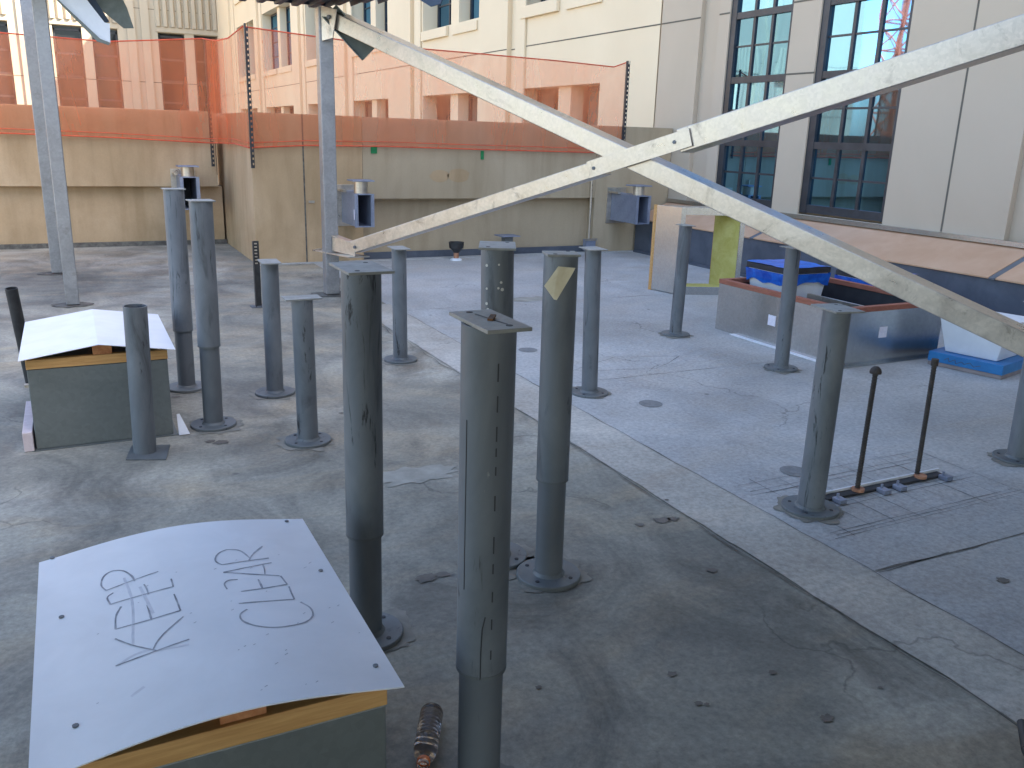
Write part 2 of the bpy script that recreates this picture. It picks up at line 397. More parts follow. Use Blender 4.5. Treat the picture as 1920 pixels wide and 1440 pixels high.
# ------------------------------------------------------------------ parapets
def wallthing(name, label, parts):
    t = thing(name, label, 'parapet wall')
    return t
t = thing('parapet_wall', 'tan stucco parapet with overhanging band at left, orange netting along its top', 'parapet wall', (-5, 13, 0))
MB().box(-16, 1.86, 12.86, 13.5, .80, 1.8).build('upper_band', 'parapet_stucco', t, .008)
MB().box(-16, 1.93, 12.99, 13.49, 0, .80).build('wall_base', 'parapet_stucco', t, 0)
MB().box(-16, 1.95, 12.94, 12.985, 0, .06).build('base_flashing', 'joint_dirt', t)
t = thing('parapet_wall', 'tan stucco parapet with corner pier and recessed base between the two right steel brackets', 'parapet wall', (4.7, 11, 0))
cw = MB().box(1.96, 3.31, 10.80, 13.52, 0, 1.78); cw.build('corner_pier', 'parapet_stucco', t, .006)
MB().box(3.312, 6.738, 10.80, 11.3, .78, 1.775).build('upper_band', 'parapet_grey_stucco', t, .006)
MB().box(3.312, 6.738, 10.97, 11.28, 0, .778).build('wall_base', 'parapet_grey_stucco', t)
MB().box(6.74, 8.03, 10.80, 11.3, 0, 1.78).build('end_pier', 'parapet_grey_stucco', t, .006)
MB().box(3.32, 6.73, 10.93, 10.965, 0, .085).build('base_flashing', 'membrane', t)
MB().box(2.565, 2.583, 10.795, 10.799, 0, 1.775).build('control_joint', 'joint_dirt', t)
MB().box(1.94, 8.0, 10.72, 10.795, 0, .012).build('mortar_fillet', 'grout', t)
gp = MB(); gp.box(3.42, 3.50, 10.79, 10.798, 1.34, 1.43).box(4.93, 4.975, 10.79, 10.798, 1.29, 1.40)
gp.build('green_mark', 'green_paint', t)
MB().box(2.62, 2.69, 10.788, 10.797, .735, .765).build('stub_plate', 'galvanised', t)
for (x, z) in ((2.32, .98), (2.35, .982)):
    pass
pm = MB(); 
for (cx, cz, rx, rz) in ((4.35, 1.07, .14, .08), (4.62, 1.08, .16, .09)):
    vs = [(cx, 10.797, cz)]+[(cx+rx*math.cos(a*.39)*(1+.2*noise.noise(Vector((a, cx, 0)))), 10.797, cz+rz*math.sin(a*.39)) for a in range(16)]
    pm.add(vs, [(0, 1+i, 1+(i+1) % 16) for i in range(16)])
pm.build('patched_plaster', 'grout' if False else 'parapet_stucco', t)

# ------------------------------------------------------------------ ledge along the building
t = thing('roof_ledge', 'low ledge covered in orange sheathing along the foot of the right building', 'ledge', (7.7, 3, 0))
MB().prism([(7.45, -14, 0), (8.03, -14, 0), (8.03, -14, .70), (7.45, -14, .47)], (0, 24.75, 0)).build('curb_wall', 'membrane', t)
for y0, y1 in ((-14, -1.2), (-1.13, 1.9), (1.97, 5.0), (5.07, 8.2), (8.27, 10.76)):
    MB().prism([(7.43, y0, .476), (8.02, y0, .708), (8.02, y0, .722), (7.43, y0, .492)], (0, y1-y0, 0)).build('sheathing_panel', 'plywood', t, .002)
for y in (-1.165, 1.935, 5.035, 8.235):
    MB().prism([(7.425, y-.03, .474), (8.02, y-.03, .70), (8.02, y-.03, .716), (7.425, y-.03, .488)], (0, .06, 0)).build('seam_tape', 'pipe_lower', t)
MB().box(7.985, 8.035, -14, 10.76, .728, .775).build('wall_flashing', 'galvanised_sheet', t)
MB().box(7.40, 7.447, -14, 10.7, 0, .03).build('base_strip', 'membrane', t)

# ------------------------------------------------------------------ building faces with openings
def facade(b, axis, p0, sgn, a0, a1, z0, z1, holes):
    """holes: (lo, hi, zlo, zhi, depth, back) on plane axis=p0; sgn = direction INTO the building"""
    A = sorted({a0, a1, *[h[0] for h in holes], *[h[1] for h in holes]}); Z = sorted({z0, z1, *[h[2] for h in holes], *[h[3] for h in holes]})
    def P(a, z, d): return (p0+sgn*d, a, z) if axis == 'x' else (a, p0+sgn*d, z)
    def inside(a, z):
        return any(h[0] < a < h[1] and h[2] < z < h[3] for h in holes)
    for i in range(len(A)-1):
        run = None
        for j in range(len(Z)-1):
            am = (A[i]+A[i+1])/2; zm = (Z[j]+Z[j+1])/2
            if not inside(am, zm):
                if run is None: run = Z[j]
            elif run is not None:
                b.add([P(A[i], run, 0), P(A[i+1], run, 0), P(A[i+1], Z[j], 0), P(A[i], Z[j], 0)], [(0, 1, 2, 3)]); run = None
        if run is not None:
            b.add([P(A[i], run, 0), P(A[i+1], run, 0), P(A[i+1], z1, 0), P(A[i], z1, 0)], [(0, 1, 2, 3)])
    for lo, hi, zl, zh, d, back in holes:
        for (a, z, a2, z2) in ((lo, zl, hi, zl), (hi, zl, hi, zh), (hi, zh, lo, zh), (lo, zh, lo, zl)):
            b.add([P(a, z, 0), P(a2, z2, 0), P(a2, z2, d), P(a, z, d)], [(0, 1, 2, 3)])
        if back: b.add([P(lo, zl, d), P(hi, zl, d), P(hi, zh, d), P(lo, zh, d)], [(0, 1, 2, 3)])

HB = 13.3
X0 = 8.04
bld = thing('office_building', 'long cream and grey panelled building on the right with tall black gridded windows', 'building', (X0, 20, 0))
zones = [(12.905, 15.80), (17.82, 21.10), (23.75, 27.05), (29.3, 32.7), (35.0, 38.6+1.6), (42.2, 46.4)]
grooves = [(16.03, 16.455), (21.60, 22.0), (27.37, 27.95), (33.30, 33.9), (40.70, 41.5), (47.31, 48.6)]
# a groove each side of a narrow pilaster
cream = MB(); holes = []
FL = [(-8.0, -3.6), (-2.9, 2.49), (3.97, 6.25), (7.5, 9.9)]
for a, b_ in zones:
    for zl, zh in FL: holes.append((a, b_, zl, zh, .42, True))
for a, b_ in grooves: holes.append((a+.0, b_-.0, -12, 12.2, .10, True))
for y in sorted([z[1]+.05 for z in zones]):
    pass
facade(cream, 'x', X0, 1, 11.315, 52.3, -12, HB, holes)
cream.add([(X0, 11.315, HB), (X0+18, 11.315, HB), (X0+18, 52.3, HB), (X0, 52.3, HB)], [(0, 1, 2, 3)])
cream.build('cream_wall', 'cream_panel', bld)
W1 = (8.60, 9.76); W2 = (6.85, 8.14)
grey = MB(); gh = [(W1[0], W1[1], .80, 9.6, .14, False), (W2[0], W2[1], .78, 9.6, .14, False),
                   (9.98, 10.37, -1, 12.2, .07, True), (4.98, 5.40, -1, 12.2, .07, True)]
w3 = [(1.2, 2.5), (-.6, .7), (-4.6, -3.3), (-6.4, -5.1)]
for a, b_ in w3: gh.append((a, b_, .8, 9.6, .14, False))
facade(grey, 'x', X0, 1, -45, 11.285, -12, HB, gh)
grey.add([(X0, -45, HB), (X0+18, -45, HB), (X0+18, 11.285, HB), (X0, 11.285, HB)], [(0, 1, 2, 3)])
grey.add([(X0, -45, -12), (X0+18, -45, -12), (X0+18, -45, HB), (X0, -45, HB)], [(0, 1, 2, 3)])
grey.add([(X0+18, -45, -12), (X0+18, 52.3, -12), (X0+18, 52.3, HB), (X0+18, -45, HB)], [(0, 1, 2, 3)])
grey.build('grey_wall', 'grey_panel', bld)
jt = MB(); jt.box(X0+.03, X0+.04, 11.28, 11.32, -12, HB)
# horizontal panel joints, broken at windows and grooves
def hjoint(z, a0, a1, skip, h=.02, proud=.003):
    segs = [(a0, a1)]
    for lo, hi in skip:
        ns = []
        for s, e in segs:
            if hi <= s or lo >= e: ns.append((s, e)); continue
            if s < lo: ns.append((s, lo-.005))
            if hi < e: ns.append((hi+.005, e))
        segs = ns
    for s, e in segs: jt.box(X0-proud, X0+.01, s, e, z-h/2, z+h/2)
hjoint(3.25, 11.32, 52, grooves)
for a, b_ in grooves: jt.box(X0+.096, X0+.11, a+.01, b_-.01, 3.24, 3.26)
hjoint(3.25, 4, 11.28, [W1, W2, (9.98, 10.37), (4.98, 5.40)])
hjoint(2.43, 8.14, 8.60, [])
jt.box(X0-.003, X0+.01, 6.085, 6.105, .78, 12)
jt.build('panel_joints', 'panel_joint', bld)
gq = MB()
for a, b_ in grooves:      # slim pilaster beside each groove, standing proud
    gq.box(X0-.05, X0-.002, a-.42, a-.03, -12, 12.2)
gq.build('pilasters', 'cream_panel', bld, .01)
sl = MB()
for i, (a, b_) in enumerate(zones):
    mid = (a+b_)/2
    for zs in (3.95, 7.48):
        MB().box(X0-.07, X0-.002, mid+.02, b_-.02, zs-.21, zs).build('window_sill', 'cream_panel', bld, .006)
        MB().box(X0-.04, X0-.002, a+.05, mid-.25, zs-.215, zs-.03).build('window_sill', 'cream_panel', bld, .006)
    for zl, zh in FL:      # central pier of each paired opening
        MB().box(X0+.10, X0+.419, mid-.33, mid+.12, zl+.002, zh-.002).build('window_pier', 'cream_panel', bld, .006)
for a, b_ in zones:
    mid = (a+b_)/2
    for zl, zh in FL[1:3]:
        for lo, hi in ((a+.03, mid-.35), (mid+.14, b_-.03)):
            w = MB()
            w.box(X0+.36, X0+.41, lo, lo+.06, zl+.01, zh-.01).box(X0+.36, X0+.41, hi-.06, hi, zl+.01, zh-.01)
            w.box(X0+.361, X0+.409, lo+.06, hi-.06, zl+.01, zl+.08).box(X0+.361, X0+.409, lo+.06, hi-.06, zh-.08, zh-.01)
            w.box(X0+.37, X0+.405, (lo+hi)/2-.02, (lo+hi)/2+.02, zl+.08, zh-.08)
            for k in range(1, 4): 
                zz = zl+(zh-zl)*k/4; w.box(X0+.372, X0+.40, lo+.06, hi-.06, zz-.015, zz+.015)
            f = w.build('window', 'frame_black', bld)
            MB().add([(X0+.385, lo+.05, zl+.05), (X0+.395, hi-.05, zl+.05), (X0+.395, hi-.05, zh-.05), (X0+.385, lo+.05, zh-.05)], [(0, 1, 2, 3)]).build('pane', 'window_glass' if zl > 3 else 'dark_glass', f)
def tall_window(a, b_, tilt):
    w = MB(); x0 = X0+.02; x1 = X0+.12; z0 = .80; z1 = 9.59
    w.box(x0, x1, b_-.11, b_-.003, z0, z1).box(x0, x1, a+.003, a+.05, z0, z1)
    th = [(.803, .90)]+[(1.56+.8*k, 1.64+.8*k) for k in (0, 1, 2)]+[(4.0+.8*k, 4.06+.8*k) for k in range(7)]
    for lo, hi in th: w.box(x0+.005, x1-.005, a+.05, b_-.11, lo, hi)
    ia, ib = a+.05, b_-.11
    for k in (1, 2):
        c = ia+(ib-ia)*k/3; w.box(x0+.02, x1-.02, c-.022, c+.022, .90, z1)
    for z in (1.22, 2.02, 2.82, 3.62, 4.4, 5.2):
        w.box(x0+.03, x1-.03, ia, ib, z-.012, z+.012)
    f = w.build('window', 'frame_black', bld)
    zb = .85; rows = [.85, 1.6, 2.4, 3.2, 4.03, 4.83, 5.63, 6.43, 7.23, 8.03, 9.5]
    g = MB()
    for i in range(len(rows)-1):
        zl, zh = rows[i], rows[i+1]
        d = tilt if i == 0 else .0
        g.add([(X0+.06+d, ia-.02, zl), (X0+.06+d*.6, ib+.02, zl), (X0+.06, ib+.02, zh), (X0+.06, ia-.02, zh)], [(0, 1, 2, 3)])
    g.build('pane', 'window_glass', f)
    MB().box(x1+.01, x1+.03, a+.005, b_-.005, .80, 9.5).build('backing', 'curb_inside', f)
tall_window(*W1, .0); tall_window(*W2, .0)
for w_ in w3: tall_window(*w_, 0)
MB().box(X0-.25, X0-.002, -45, 52, HB-.5, HB).build('cornice', 'cream_panel', bld)

# far-left facade across the court
fb = thing('cream_building', 'cream building across the gap at left, fluted frieze, partly in sun', 'building', (0, 52.3, 0))
Y0 = 52.3
wins = []
u = 8.05
for k in range(9):
    wins += [(u-1.25, u-.02), (u-3.05, u-1.72)]; u -= 4.98
wb = MB(); fh = [(a, b_, -11, 6.33, .35, True) for a, b_ in wins]
facade(wb, 'y', Y0, 1, -40, X0, -12, 16, fh)
wb.add([(-40, Y0, 16), (X0, Y0, 16), (X0, Y0+14, 16), (-40, Y0+14, 16)], [(0, 1, 2, 3)])
wb.build('wall', 'far_panel', fb)
fr = MB(); u = 8.05
for k in range(9):      # fluted frieze over each window pair
    a, b_ = u-3.15, u-.0
    fr = MB(); x = a
    while x < b_-.1:
        fr.prism([(x, Y0-.002, 6.62), (x+.30, Y0-.002, 6.62), (x+.22, Y0-.16, 6.62), (x+.08, Y0-.16, 6.62)], (0, 0, 1.8)); x += .36
    fr.box(a, b_, Y0-.06, Y0-.002, 6.36, 6.60)
    fr.build('frieze', 'far_panel', fb)
    u -= 4.98
pj = MB(); pj.box(-40, X0-.02, Y0-.004, Y0-.001, 7.42, 7.45)
for z in (.9, 2.35, 3.8): pj.box(-40, X0-.02, Y0-.004, Y0+.02, z-.02, z+.02)
pj.build('panel_joints', 'panel_joint', fb)
for a, b_ in wins[:8]:
    w = MB()
    for z in (-.6, .6, 1.7, 2.8, 3.9, 5.0, 6.15): w.box(a+.02, b_-.02, Y0+.24, Y0+.30, z-.05, z+.05)
    w.box(a+.02, a+.1, Y0+.24, Y0+.30, -1, 6.3).box(b_-.1, b_-.02, Y0+.24, Y0+.30, -1, 6.3)
    f = w.build('window', 'frame_black', fb)
    MB().add([(a+.05, Y0+.28, -1), (b_-.05, Y0+.28, -1), (b_-.05, Y0+.28, 6.3), (a+.05, Y0+.28, 6.3)], [(0, 1, 2, 3)]).build('pane', 'dark_glass', f)
pl = MB(); u = 8.05
for k in range(9):
    pl.box(u-4.55, u-4.15, Y0-.12, Y0-.003, -12, 14); pl.box(u-3.85, u-3.45, Y0-.12, Y0-.003, -12, 14); u -= 4.98
pl.build('pilasters', 'far_panel', fb)

# lattice tower crane that the tall windows mirror
cx, cy = -36.5, 45.5
ct = thing('tower_crane', 'red lattice crane tower beyond the roof, mirrored in the tall windows', 'crane', (cx, cy, -12))
cb = MB(); h = 1.0
for sx in (-1, 1):
    for sy in (-1, 1): cb.tube((cx+sx*h, cy+sy*h, -12), (cx+sx*h, cy+sy*h, 38), .11, n=6)
z = -12
while z < 37:
    for (ax, ay, bx, by) in ((-1,-1,1,-1), (1,-1,1,1), (1,1,-1,1), (-1,1,-1,-1)):
        cb.tube((cx+ax*h, cy+ay*h, z), (cx+bx*h, cy+by*h, z+2), .07, n=5)
        cb.tube((cx+bx*h, cy+by*h, z), (cx+ax*h, cy+ay*h, z+2), .05, n=5)
        cb.tube((cx+ax*h, cy+ay*h, z+2), (cx+bx*h, cy+by*h, z+2), .06, n=5)
    z += 2
cb.build('mast', 'crane_red', ct)

# ------------------------------------------------------------------ orange netting
nb = MB()
top = [(-9, 12.80, 2.60), (-5, 12.80, 2.57), (-.57, 12.80, 2.62), (.6, 12.8, 2.60), (1.77, 12.80, 2.72), (1.86, 12.3, 2.66), (1.9, 11.6, 2.64), (1.93, 10.76, 2.70),
       (2.6, 10.74, 2.66), (3.6, 10.74, 2.61), (4.8, 10.74, 2.60), (6.0, 10.74, 2.585), (6.9, 10.74, 2.56), (7.10, 10.74, 2.63)]
bot = [(-9, 12.80, 1.42), (-5, 12.80, 1.43), (-.57, 12.80, 1.45), (.6, 12.8, 1.43), (1.77, 12.80, 1.39), (1.84, 12.3, 1.40), (1.90, 11.6, 1.41), (1.93, 10.76, 1.38),
       (2.6, 10.74, 1.42), (3.6, 10.74, 1.43), (4.8, 10.74, 1.42), (6.0, 10.74, 1.415), (6.9, 10.74, 1.41), (7.10, 10.74, 1.41)]
def lerp_pts(P, m):
    out = []
    for p, q in zip(P, P[1:]):
        for i in range(m): out.append(Vector(p).lerp(Vector(q), i/m))
    out.append(Vector(P[-1])); return out
T_ = lerp_pts(top, 8); B_ = lerp_pts(bot, 8); R = 7; vs = []; fs = []
for i, (p, q) in enumerate(zip(T_, B_)):
    for j in range(R+1):
        x = p.lerp(q, j/R); w = .035*noise.noise(Vector((x.x*2.9+x.y*2.1, j*.4, 0)))
        if .02 < j/R < .98:
            x = x+Vector((0 if x.y > 12.7 or x.y < 10.8 else -abs(w), -abs(w) if (x.y > 12.7 or x.y < 10.8) else 0, 0))
        vs.append(x)
    if i:
        for j in range(R): fs.append(((i-1)*(R+1)+j, (i-1)*(R+1)+j+1, i*(R+1)+j+1, i*(R+1)+j))
nb.add(vs, fs)
nt_ = thing('safety_netting', 'sheer orange safety netting stretched between black posts along the parapets', 'netting', (3, 11, 1.4))
no = nb.build('net', 'orange_net', nt_); no.data.polygons.foreach_set('use_smooth', [True]*len(no.data.polygons))
fl = MB(); vs = []; fs = []
for i in range(9):
    for j in range(6):
        a = i/8; vs.append((1.80+.055*a+.012*math.sin(a*9), 12.77-1.05*a, 2.70-.05*a+(1.42-2.68)*j/5))
for i in range(8):
    for j in range(5): fs.append((i*6+j, i*6+j+1, (i+1)*6+j+1, (i+1)*6+j))
fl.add(vs, fs).build('loose_fold', 'orange_net', nt_)
MB().path([p+Vector((0, -.006, 0)) for p in T_], .008).build('top_cord', 'net_cord', nt_)
MB().path([p+Vector((0, -.006, 0)) for p in B_], .008).path([p+Vector((0, -.006, .055)) for p in B_], .005).build('bottom_cord', 'net_cord', nt_)
for x, y, zb, zt, lb in ((1.80, 12.76, 1.08, 2.72, 'black slotted net post by the inner wall corner'), (1.955, 10.70, 1.15, 2.73, 'black slotted net post on the outer wall corner'),
                     (7.11, 10.705, 1.37, 2.65, 'black slotted net post at the far right end of the netting')):
    b = MB(); 
    b.box(x-.02, x-.012, y-.02, y+.02, zb, zt)
    z = zb
    while z < zt-.03:      # slotted front leg
        b.box(x-.011, x+.02, y-.02, y-.014, z, min(z+.035, zt)); z += .06
    b.box(x-.011, x-.004, y-.0201, y-.0139, zb, zt); b.box(x+.014, x+.0201, y-.0202, y-.0138, zb, zt)
    o = b.build('net_post', 'frame_black', None); tag(o, lb, 'post', 'net posts')

# ------------------------------------------------------------------ steel pipe stubs
def stub(key, x, y, z, off, label, sleeve=None, r=.052, rs=.059, flange=.122, plate=None, group='upright steel pipes', extra=None):
    t = thing('steel_pipe', label, 'pipe', (x, y, 0), group)
    lean = R2*off/z
    def at(h): return Vector((x+lean.x*h, y+lean.y*h, h))
    fz = .018
    if sleeve:
        MB().tube(at(fz), at(sleeve+.005), r, n=40).build('lower_pipe', 'pipe_lower', t, smooth=True)
        MB().tube(at(sleeve), at(z), rs, n=44, inner=r+.001).build('sleeve', 'pipe_upper', t, smooth=True)
        MB().tube(at(sleeve-.003), at(sleeve+.004), rs+.001, n=44, inner=r).build('sleeve_rim', 'pipe_flange', t, smooth=True)
    elif plate is None:
        MB().tube(at(.006), at(z), r, n=40, inner=r-.005).build('pipe_body', 'pipe_upper', t, smooth=True)
    else:
        MB().tube(at(fz), at(z), r, n=40).build('pipe_body', 'pipe_upper', t, smooth=True)
    if flange:
        fb_ = MB().lathe([(0, .001), (flange, .001), (flange, fz-.003), (flange-.003, fz), (r+.01, fz), (r+.001, fz+.012)], (x, y, 0), 44)
        fo = fb_.build('base_flange', 'pipe_flange', t, smooth=True)
        for k in range(4 if y < 5 else 0):
            a = .6+k*math.pi/2; MB().tube((x+.092*math.cos(a), y+.092*math.sin(a), fz+.0005), (x+.092*math.cos(a), y+.092*math.sin(a), fz+.0025), .008, n=12).build('bolt_hole', 'curb_inside', fo)
    if plate:
        pw, pd, ang, th = plate; c = at(z); ca, sa = math.cos(ang), math.sin(ang)
        def q(i, j): return (c.x+(i*pw/2*ca-j*pd/2*sa), c.y+(i*pw/2*sa+j*pd/2*ca), c.z)
        po = MB().prism([q(-1,-1), q(1,-1), q(1,1), q(-1,1)], (0, 0, th)).build('cap_plate', 'cap_steel', t, .001)
        if key in 'hfijn':
            for i, j in ((.55, .72), (-.5, -.72)) if key != 'h' else ((-.2, .8), (.25, -.7)):
                p = q(i, j); MB().tube((p[0], p[1], c.z+th), (p[0], p[1], c.z+th+.0008), .0075, n=14).build('bolt_hole', 'curb_inside', po)
        if key == 'h':
            mk = MB(); a = Vector(q(-.15, .55)); b2 = Vector(q(.25, -.6)); a.z = b2.z = c.z+th+.001
            mk.bar(a, b2, .003, .001); mk.build('scribed_line', 'pencil', po)
            cc = Vector(q(.05, -.02)); cc.z += th+.002
            MB().bar(cc+Vector((-.008, -.014, 0)), cc+Vector((.014, .016, .003)), .012, .004).build('rust_spot', 'weld_rust', po)
    if extra: extra(t, at)
    return t
def seam(t, at):        # weld seam down the sleeve
    pass
PL = (.115, .195, -.05, .008)
stub('a', .215, 4.508, .756, .017, 'short open-topped grey pipe in front of the white-lidded metal box', r=.055, flange=None, extra=lambda t, at:
     MB().prism([(.12, 4.42, .001), (.30, 4.35, .001), (.34, 4.56, .001), (.16, 4.62, .001)], (0, 0, .006)).build('base_plate', 'pipe_flange', t))
stub('b', .547, 5.617, 1.236, .009, 'tall grey pipe with black smears, farther left of the close pair', .38, plate=(.12, .12, .1, .006))
stub('c', .593, 4.809, 1.229, .012, 'tall clean grey pipe, nearer right of the close pair', .46, plate=(.125, .125, .1, .006))
stub('d', 1.034, 5.305, .826, .003, 'short grey pipe in front of the black perforated stub post', plate=PL)
stub('e', 1.011, 4.360, .773, -.005, 'shortest capped pipe, pale cap plate, left of the tall foreground pipe', r=.054, plate=(.185, .11, .0, .008))
def fx(t, at):
    MB().box(0, 0, 0, 0, 0, 0)
stub('f', .736, 2.450, 1.213, .005, 'tall sleeved grey pipe rising behind the corner of the KEEP CLEAR lid', .37, plate=(.135, .21, .0, .008))
stub('g', 2.044, 5.818, .815, -.006, 'short grey pipe on the slab joint just right of the galvanised post', plate=PL)
def hx(t, at):
    sb_ = MB()
    for dx, s in ((-1, 1),):
        d = (R2*(-.0405)+(-_F)*.0431); d.z = 0; d = d.normalized()*.0592
        sb_.path([at(.62)+d, at(.75)+d, at(.9)+d, at(1.02)+d], .0012, 5)
    d = (R2*.02+(-_F)*.05); d.z = 0; d = d.normalized()*.0593
    z = .45
    while z < 1.12:
        L = .01+.03*random.random(); sb_.tube(at(z)+d, at(z+L)+d, .0016, n=5); z += L+.012+.05*random.random()
    d2 = (R2*.0+(-_F)*.05); d2.z = 0; d2 = d2.normalized()*.0594
    sb_.path([at(.40)+d2, at(.47)+d2, at(.53)+d2+R2*.002, at(.56)+d2*1.0+R2*.008], .0015, 5)
    sb_.build('weld_seam', 'curb_inside', t)
stub('h', .760, 1.608, 1.222, .001, 'nearest tall grey sleeved pipe with marked square cap plate, centre foreground', .40, plate=(.100, .20, .0, .008), extra=hx)
def ix(t, at):
    cb_ = MB()
    for k in range(14):
        a = math.radians(200+90*random.random())
        z = 1.19-.42*random.random(); d = Vector((math.cos(a), math.sin(a), 0))*.0591
        d = (-_F*1.0+R2*(random.random()-.7)*1.2); d.z = 0; d = d.normalized()*.0592
        blobn = Vector(d).normalized(); p = at(z)+d
        cb_.tube(p, p+blobn*.0012, .003+.004*random.random(), n=7)
    cb_.build('paint_chips', 'chip_paint', t)
stub('i', 1.365, 2.773, 1.220, -.024, 'tall grey pipe with pale paint specks, directly behind the nearest pipe', .45, plate=(.13, .20, -.45, .008), extra=ix)
def jx(t, at):
    c = at(1.13); n_ = (-_F).copy(); n_.z = 0; n_.normalize(); c = c+n_*.066
    pts = [(-.048, .0), (-.033, .045), (.0, .075), (.033, .07), (.042, .055), (.0, -.01), (-.022, -.045)]
    pts = [(-.056, -.012), (-.012, .056), (.046, .052), (.040, .038), (-.012, -.058), (-.022, -.056)]
    R_ = R2.copy(); R_.z = 0; R_.normalize()
    P = []
    vs = [c+R_*a+Vector((0, 0, b2))-n_*(.0+a*a*2.2) for a, b2 in pts]
    b3 = MB().prism([v for v in vs], n_*.0008); b3.build('paper_tag', 'masking_paper', t)
stub('j', 1.483, 2.558, 1.216, -.006, 'tall pipe with a cream paper tag taped under its cap, black smears', .40, plate=(.115, .10, -.3, .008), extra=jx)
stub('k', 2.907, 4.589, .939, -.027, 'slim grey pipe right of the paper-tagged one, under the beam crossing', plate=(.125, .165, -.1, .006))
stub('l', 4.535, 5.842, .929, .013, 'grey pipe standing in front of the yellow insulated housing', plate=(.10, .16, -.1, .006))
stub('m', 4.587, 4.624, .893, -.012, 'grey pipe beside the long side of the big galvanised curb', plate=(.12, .165, -.1, .006))
stub('n', 2.886, 2.628, .929, .003, 'stout grey pipe at the end of the rebar slot, plate cap tilted', r=.0585, flange=.128, plate=(.14, .185, -.2, .008))
stub('o', 4.439, 2.675, .85, -.016, 'grey pipe cut by the right edge of the view under the low brace', r=.054, plate=(.12, .165, -.1, .006))

# ------------------------------------------------------------------ canopy posts, deck and braces
DIR = Vector((.438, -.899, 0)); PST = Vector((2.284, 8.579, 0))
cp = thing('steel_canopy', 'galvanised steel canopy frame overhead, X-braced between the middle post and the right', 'canopy', (2.28, 8.58, 0))
def post(x, y, w, z1, z0=0.0):
    p = MB().box(x-w/2, x+w/2, y-w/2, y+w/2, z0+.012, z1).build('post', 'post_galvanised', cp, .008)
    g = MB(); blob(g, x, y, w*1.5, w*1.1, .006, x*3)
    g.build('grout_pad', 'joint_dirt', p)
    return p
pm_ = post(2.284, 8.579, .135, 2.70)
post(-.07, 8.734, .112, 2.72); post(-.20, 10.70, .12, 2.80)
E_ = PST+DIR*6.9
post(E_.x, E_.y, .135, 2.70)
def on(s, z, side=0.0):
    n_ = Vector((-DIR.y, DIR.x, 0)); p = PST+DIR*s+n_*side; p.z = z; return p
def zA(s): return 2.53+(s-.309)*(.553-2.528)/(5.99-.309)
def zB(s): return .552+(s-.468)*(2.228-.552)/(5.766-.468)
MB().bar(on(.10, zA(.10), .0525), on(6.85, zA(6.85), .0525), .20, .135).build('falling_brace', 'galvanised', cp, .006)
MB().bar(on(.34, zB(.34), .0375), on(3.13, zB(3.13), .0375), .15, .118).build('rising_brace', 'galvanised', cp, .005)
MB().bar(on(3.78, zB(3.78), .04), on(6.85, zB(6.85), .04), .20, .165).build('rising_brace', 'galvanised', cp, .006)
# splice channel lapping in front of the falling brace (nearer the camera)
sp = MB(); sd = -.0725
sp.bar(on(3.05, zB(3.05), sd), on(3.88, zB(3.88), sd), .010, .125)
sp_o = sp.build('splice_channel', 'galvanised', cp, .001)
bl = MB()
for s in (3.10, 3.76):
    p = on(s, zB(s), sd-.005); bl.tube(p, p-Vector((-DIR.y, DIR.x, 0))*.007, .014, n=6)
bl.build('bolt', 'pipe_lower', sp_o)
b1 = on(.40, zB(.40)-.01, -.04); MB().tube(b1, b1-Vector((-DIR.y, DIR.x, 0))*.012, .016, n=6).build('bolt', 'pipe_lower', cp)
# bracket at the foot of the rising brace
c0 = on(.04, .60); 
bk = MB()
bk.bar(on(.02, .555), on(.42, .53), .07, .008)      # top flange
bk = MB().bar(on(.07, .600), on(.40, .545), .085, .010)
bk.bar(on(.07, .520, -.035), on(.40, .500, -.035), .008, .13)
bk.build('bracket_channel', 'galvanised', cp, .001)
MB().prism([on(-.26, .425, .10), on(-.22, .425, -.05), on(.42, .425, -.14), on(.50, .425, .06)], (0, 0, .012)).build('bracket_plate', 'galvanised', cp, .001)
MB().prism([on(.05, 2.70, -.075), on(.05, 2.40, -.075), on(.20, 2.42, -.075), on(.26, 2.66, -.075)], Vector((-DIR.y, DIR.x, 0))*.010).build('gusset_plate', 'galvanised', cp, .001)
g1 = on(.16, 2.60, -.077); MB().tube(g1, g1-Vector((-DIR.y, DIR.x, 0))*.014, .02, n=6).build('bolt', 'pipe_lower', cp)
# roof deck: trapezoidal flutes running along Y, end cut visible
dk = MB(); zb = 2.735; zt = 2.81; pitch = .162
def dprof(x0, x1):
    P = []; x = x0
    while x < x1:
        P += [(x, zb), (x+.055, zb), (x+.075, zt), (x+.142, zt)]; x += pitch
    return P
x = -7.0; yfar = 8.95
while x < 2.4+5.5:
    yn = -8.0 if x < 2.45 else None
    # right-hand edge of the deck runs back along the braced line
    if x+pitch <= 2.45: y1_ = yfar; y0_ = 8.0
    else: break
    prof = [(x, zb), (x+.055, zb), (x+.075, zt), (x+.142, zt), (x+.162, zb)]
    for (a, az), (b_, bz) in zip(prof, prof[1:]):
        dk.add([(a, y0_, az), (b_, y0_, bz), (b_, y1_, bz), (a, y1_, az), (a, y0_, az+.002), (b_, y0_, bz+.002), (b_, y1_, bz+.002), (a, y1_, az+.002)],
               [(0, 1, 2, 3), (4, 7, 6, 5), (0, 4, 5, 1), (2, 6, 7, 3)])
    x += pitch
